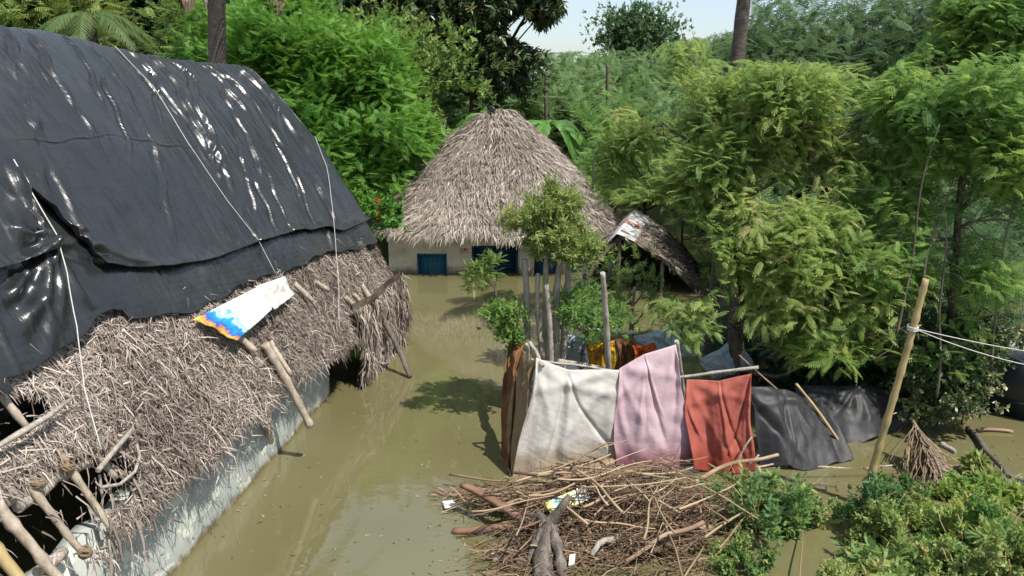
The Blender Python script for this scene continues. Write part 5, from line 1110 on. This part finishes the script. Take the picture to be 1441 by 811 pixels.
# red and yellow blooms behind the plastic roof
cn = P(530, 290, 20.5); rt = empty('flower_bush', cn * [1, 1, 0] + [0, 0, -.9], 'canna plants with red and yellow flowers left of the hut eave', 'plant'); crown('leaves', rt, bl((533, 292, 20.8, 12, 1.2), (528, 300, 20.6, 10)), 130, T_broad, 'bright', 221, per=3, size=1.3, jit=.03)
for x, y, mt in ((531, 281, 'orange'), (537, 287, 'orange'), (532, 298, 'yellow'), (533, 304, 'yellow')):
    c = P(x, y, 20.4); m = MB()
    for k in range(6):
        a_ = k * 1.05; d_ = np.array([math.cos(a_), -.2, math.sin(a_)]); m.add([c, c + d_ * .06 + [.02, 0, .02], c + d_ * .12, c + d_ * .06 - [.02, 0, .02]], [(0, 1, 2, 3)])
    m.build('flower', mt, rt)

# ------------------------------------------------------------------ weeds
def weed(px, py, r, h, mat, seed, label, n=60, size=1.0, cat='weed', T=T_weed, tb=.5, group='weeds on the near bank'):
    b = W(px, py, 0); b[2] = max(-.05, float(gz(np.array(b[0]), np.array(b[1])))); root = empty('weed', b, label, cat, group) 
    k = r / FPX * np.linalg.norm(b - [0, 0, CH]); B_ = [(b + [0, 0, h * .5], np.array([k, k * .9, h * .62]), 1.0), (b + [k * .45, .05, h * .25], np.array([k * .6, k * .6, h * .4]), .6), (b + [-k * .45, -.05, h * .25], np.array([k * .6, k * .6, h * .4]), .6)]
    crown('foliage', root, B_, n, T, mat, seed, per=4, size=size, gap=-.6, tbase=tb, nscale=5, jit=.03, cl=8, clr=.07, flat=1, upb=.6, shell=.35, tw=.3, zmin=.0, lump=.35)
    m = MB()
    for _ in range(9):
        e_ = b + np.array([rng.normal(0, k * .5), rng.normal(0, k * .5), h * rng.uniform(.6, 1.1)]); m.tube(wob(b, e_, 5, .05), np.linspace(.010, .004, 5), 4)
    m.build('stems', 'bamboogold', root)
    return root
weed(1068, 745, 62, .62, 'weed', 231, 'leafy green bush at the right end of the brushwood heap', n=700, tb=.65, size=.55, T=T_sprig, group=None, cat='bush')
weed(1110, 735, 40, .40, 'weed', 234, 'lower part of green growth right of the heap, trailing to the water', n=320, tb=.6, group=None, cat='bush')
weed(1042, 800, 28, .30, 'weed', 237, 'small green weed in front of the heap bush', n=150, tb=.6, group=None)
weed(1270, 690, 20, .12, 'weed', 239, 'flat green weed floating right of the golden bamboo', n=90, group=None)
weed(1298, 700, 14, .10, 'weed', 241, 'small floating weed nearer the bank', n=50, group=None)
spots = []
lab = ['tall clump of blue green weed at the foot of the bamboo pole', 'weed clump with small round leaves on the near bank']
k = 0
for row, (py, hh) in enumerate(((698, .34), (735, .36), (765, .36), (795, .36), (828, .36), (865, .36))):
    x0 = {0: 1350, 1: 1270, 2: 1250, 3: 1225, 4: 1205, 5: 1190}[row]
    for px in range(x0, 1500, 56):
        X_ = px + rng.normal(0, 12); Y_ = py + rng.normal(0, 8); mt = rng.choice(['weed', 'weed', 'willow', 'feather'], p=[.5, .2, .2, .1])
        side = 'leftmost' if px == x0 else ('at the frame edge' if px > 1400 else f'{["second", "third", "fourth", "fifth", "sixth"][min(4, (px - x0) // 56 - 1)]} from the left')
        TT_ = (T_weed, T_sprig, T_sprig, T_broad)[k % 4]
        weed(X_, Y_, rng.uniform(26, 40), hh * rng.uniform(.6, 1.5), mt, 300 + k * 3, f'bank weed clump in the {["farthest", "second", "third", "fourth", "fifth", "nearest"][row]} row, {side}', n=(260, 200, 200, 130)[k % 4], size=rng.uniform(.7, 1.25) * (1, .62, .62, .42)[k % 4], tb=rng.uniform(.55, .95), T=TT_); k += 1
weed(1222, 745, 34, .75, 'weed', 500, 'tall clump of blue green weed at the foot of the bamboo pole', n=330, tb=.35, size=1.1)
weed(1405, 690, 34, .45, 'willow', 503, 'broad pale leaved creeper at the right edge of the bank', n=60, tb=.6, size=1.3, T=T_broad)
# dry grass and litter on the bank
k = 5000; x = rng.normal(bank_c[0] - .2, 1.3, k); y = rng.normal(bank_c[1] + .1, 1.1, k); z = gz(x, y); ok = z > -.02; p = np.stack([x, y, z + .03], -1)[ok]; n = np.tile([0, 0, 1.], (len(p), 1))
gs = strips(p, n, rng.normal(size=(len(p), 3)) * [1, 1, .3], .14, .010, 1.5, .5, 'deadpalm', 'dry_grass', None, tb=.5); tag(gs, 'dry grass and litter between the weeds of the bank', 'grass', kind='stuff')
k = 6000; x = rng.normal(bank_c[0], 1.4, k); y = rng.normal(bank_c[1], 1.2, k); z = gz(x, y); ok = z > -.02; p = np.stack([x, y, z], -1)[ok]; n = np.tile([0, 0, 1.], (len(p), 1))
gs = strips(p, n, rng.normal(size=(len(p), 3)) * [.6, .6, 0] + [0, 0, 1], .16, .012, .3, .1, 'weed', 'grass', None, tb=.6); tag(gs, 'green grass blades growing on the near bank', 'grass', kind='stuff')

sc = bpy.context.scene
sc.cycles.use_denoising = True
sc.cycles.max_bounces = 6; sc.cycles.diffuse_bounces = 3; sc.cycles.glossy_bounces = 3; sc.cycles.transmission_bounces = 4; sc.cycles.transparent_max_bounces = 8
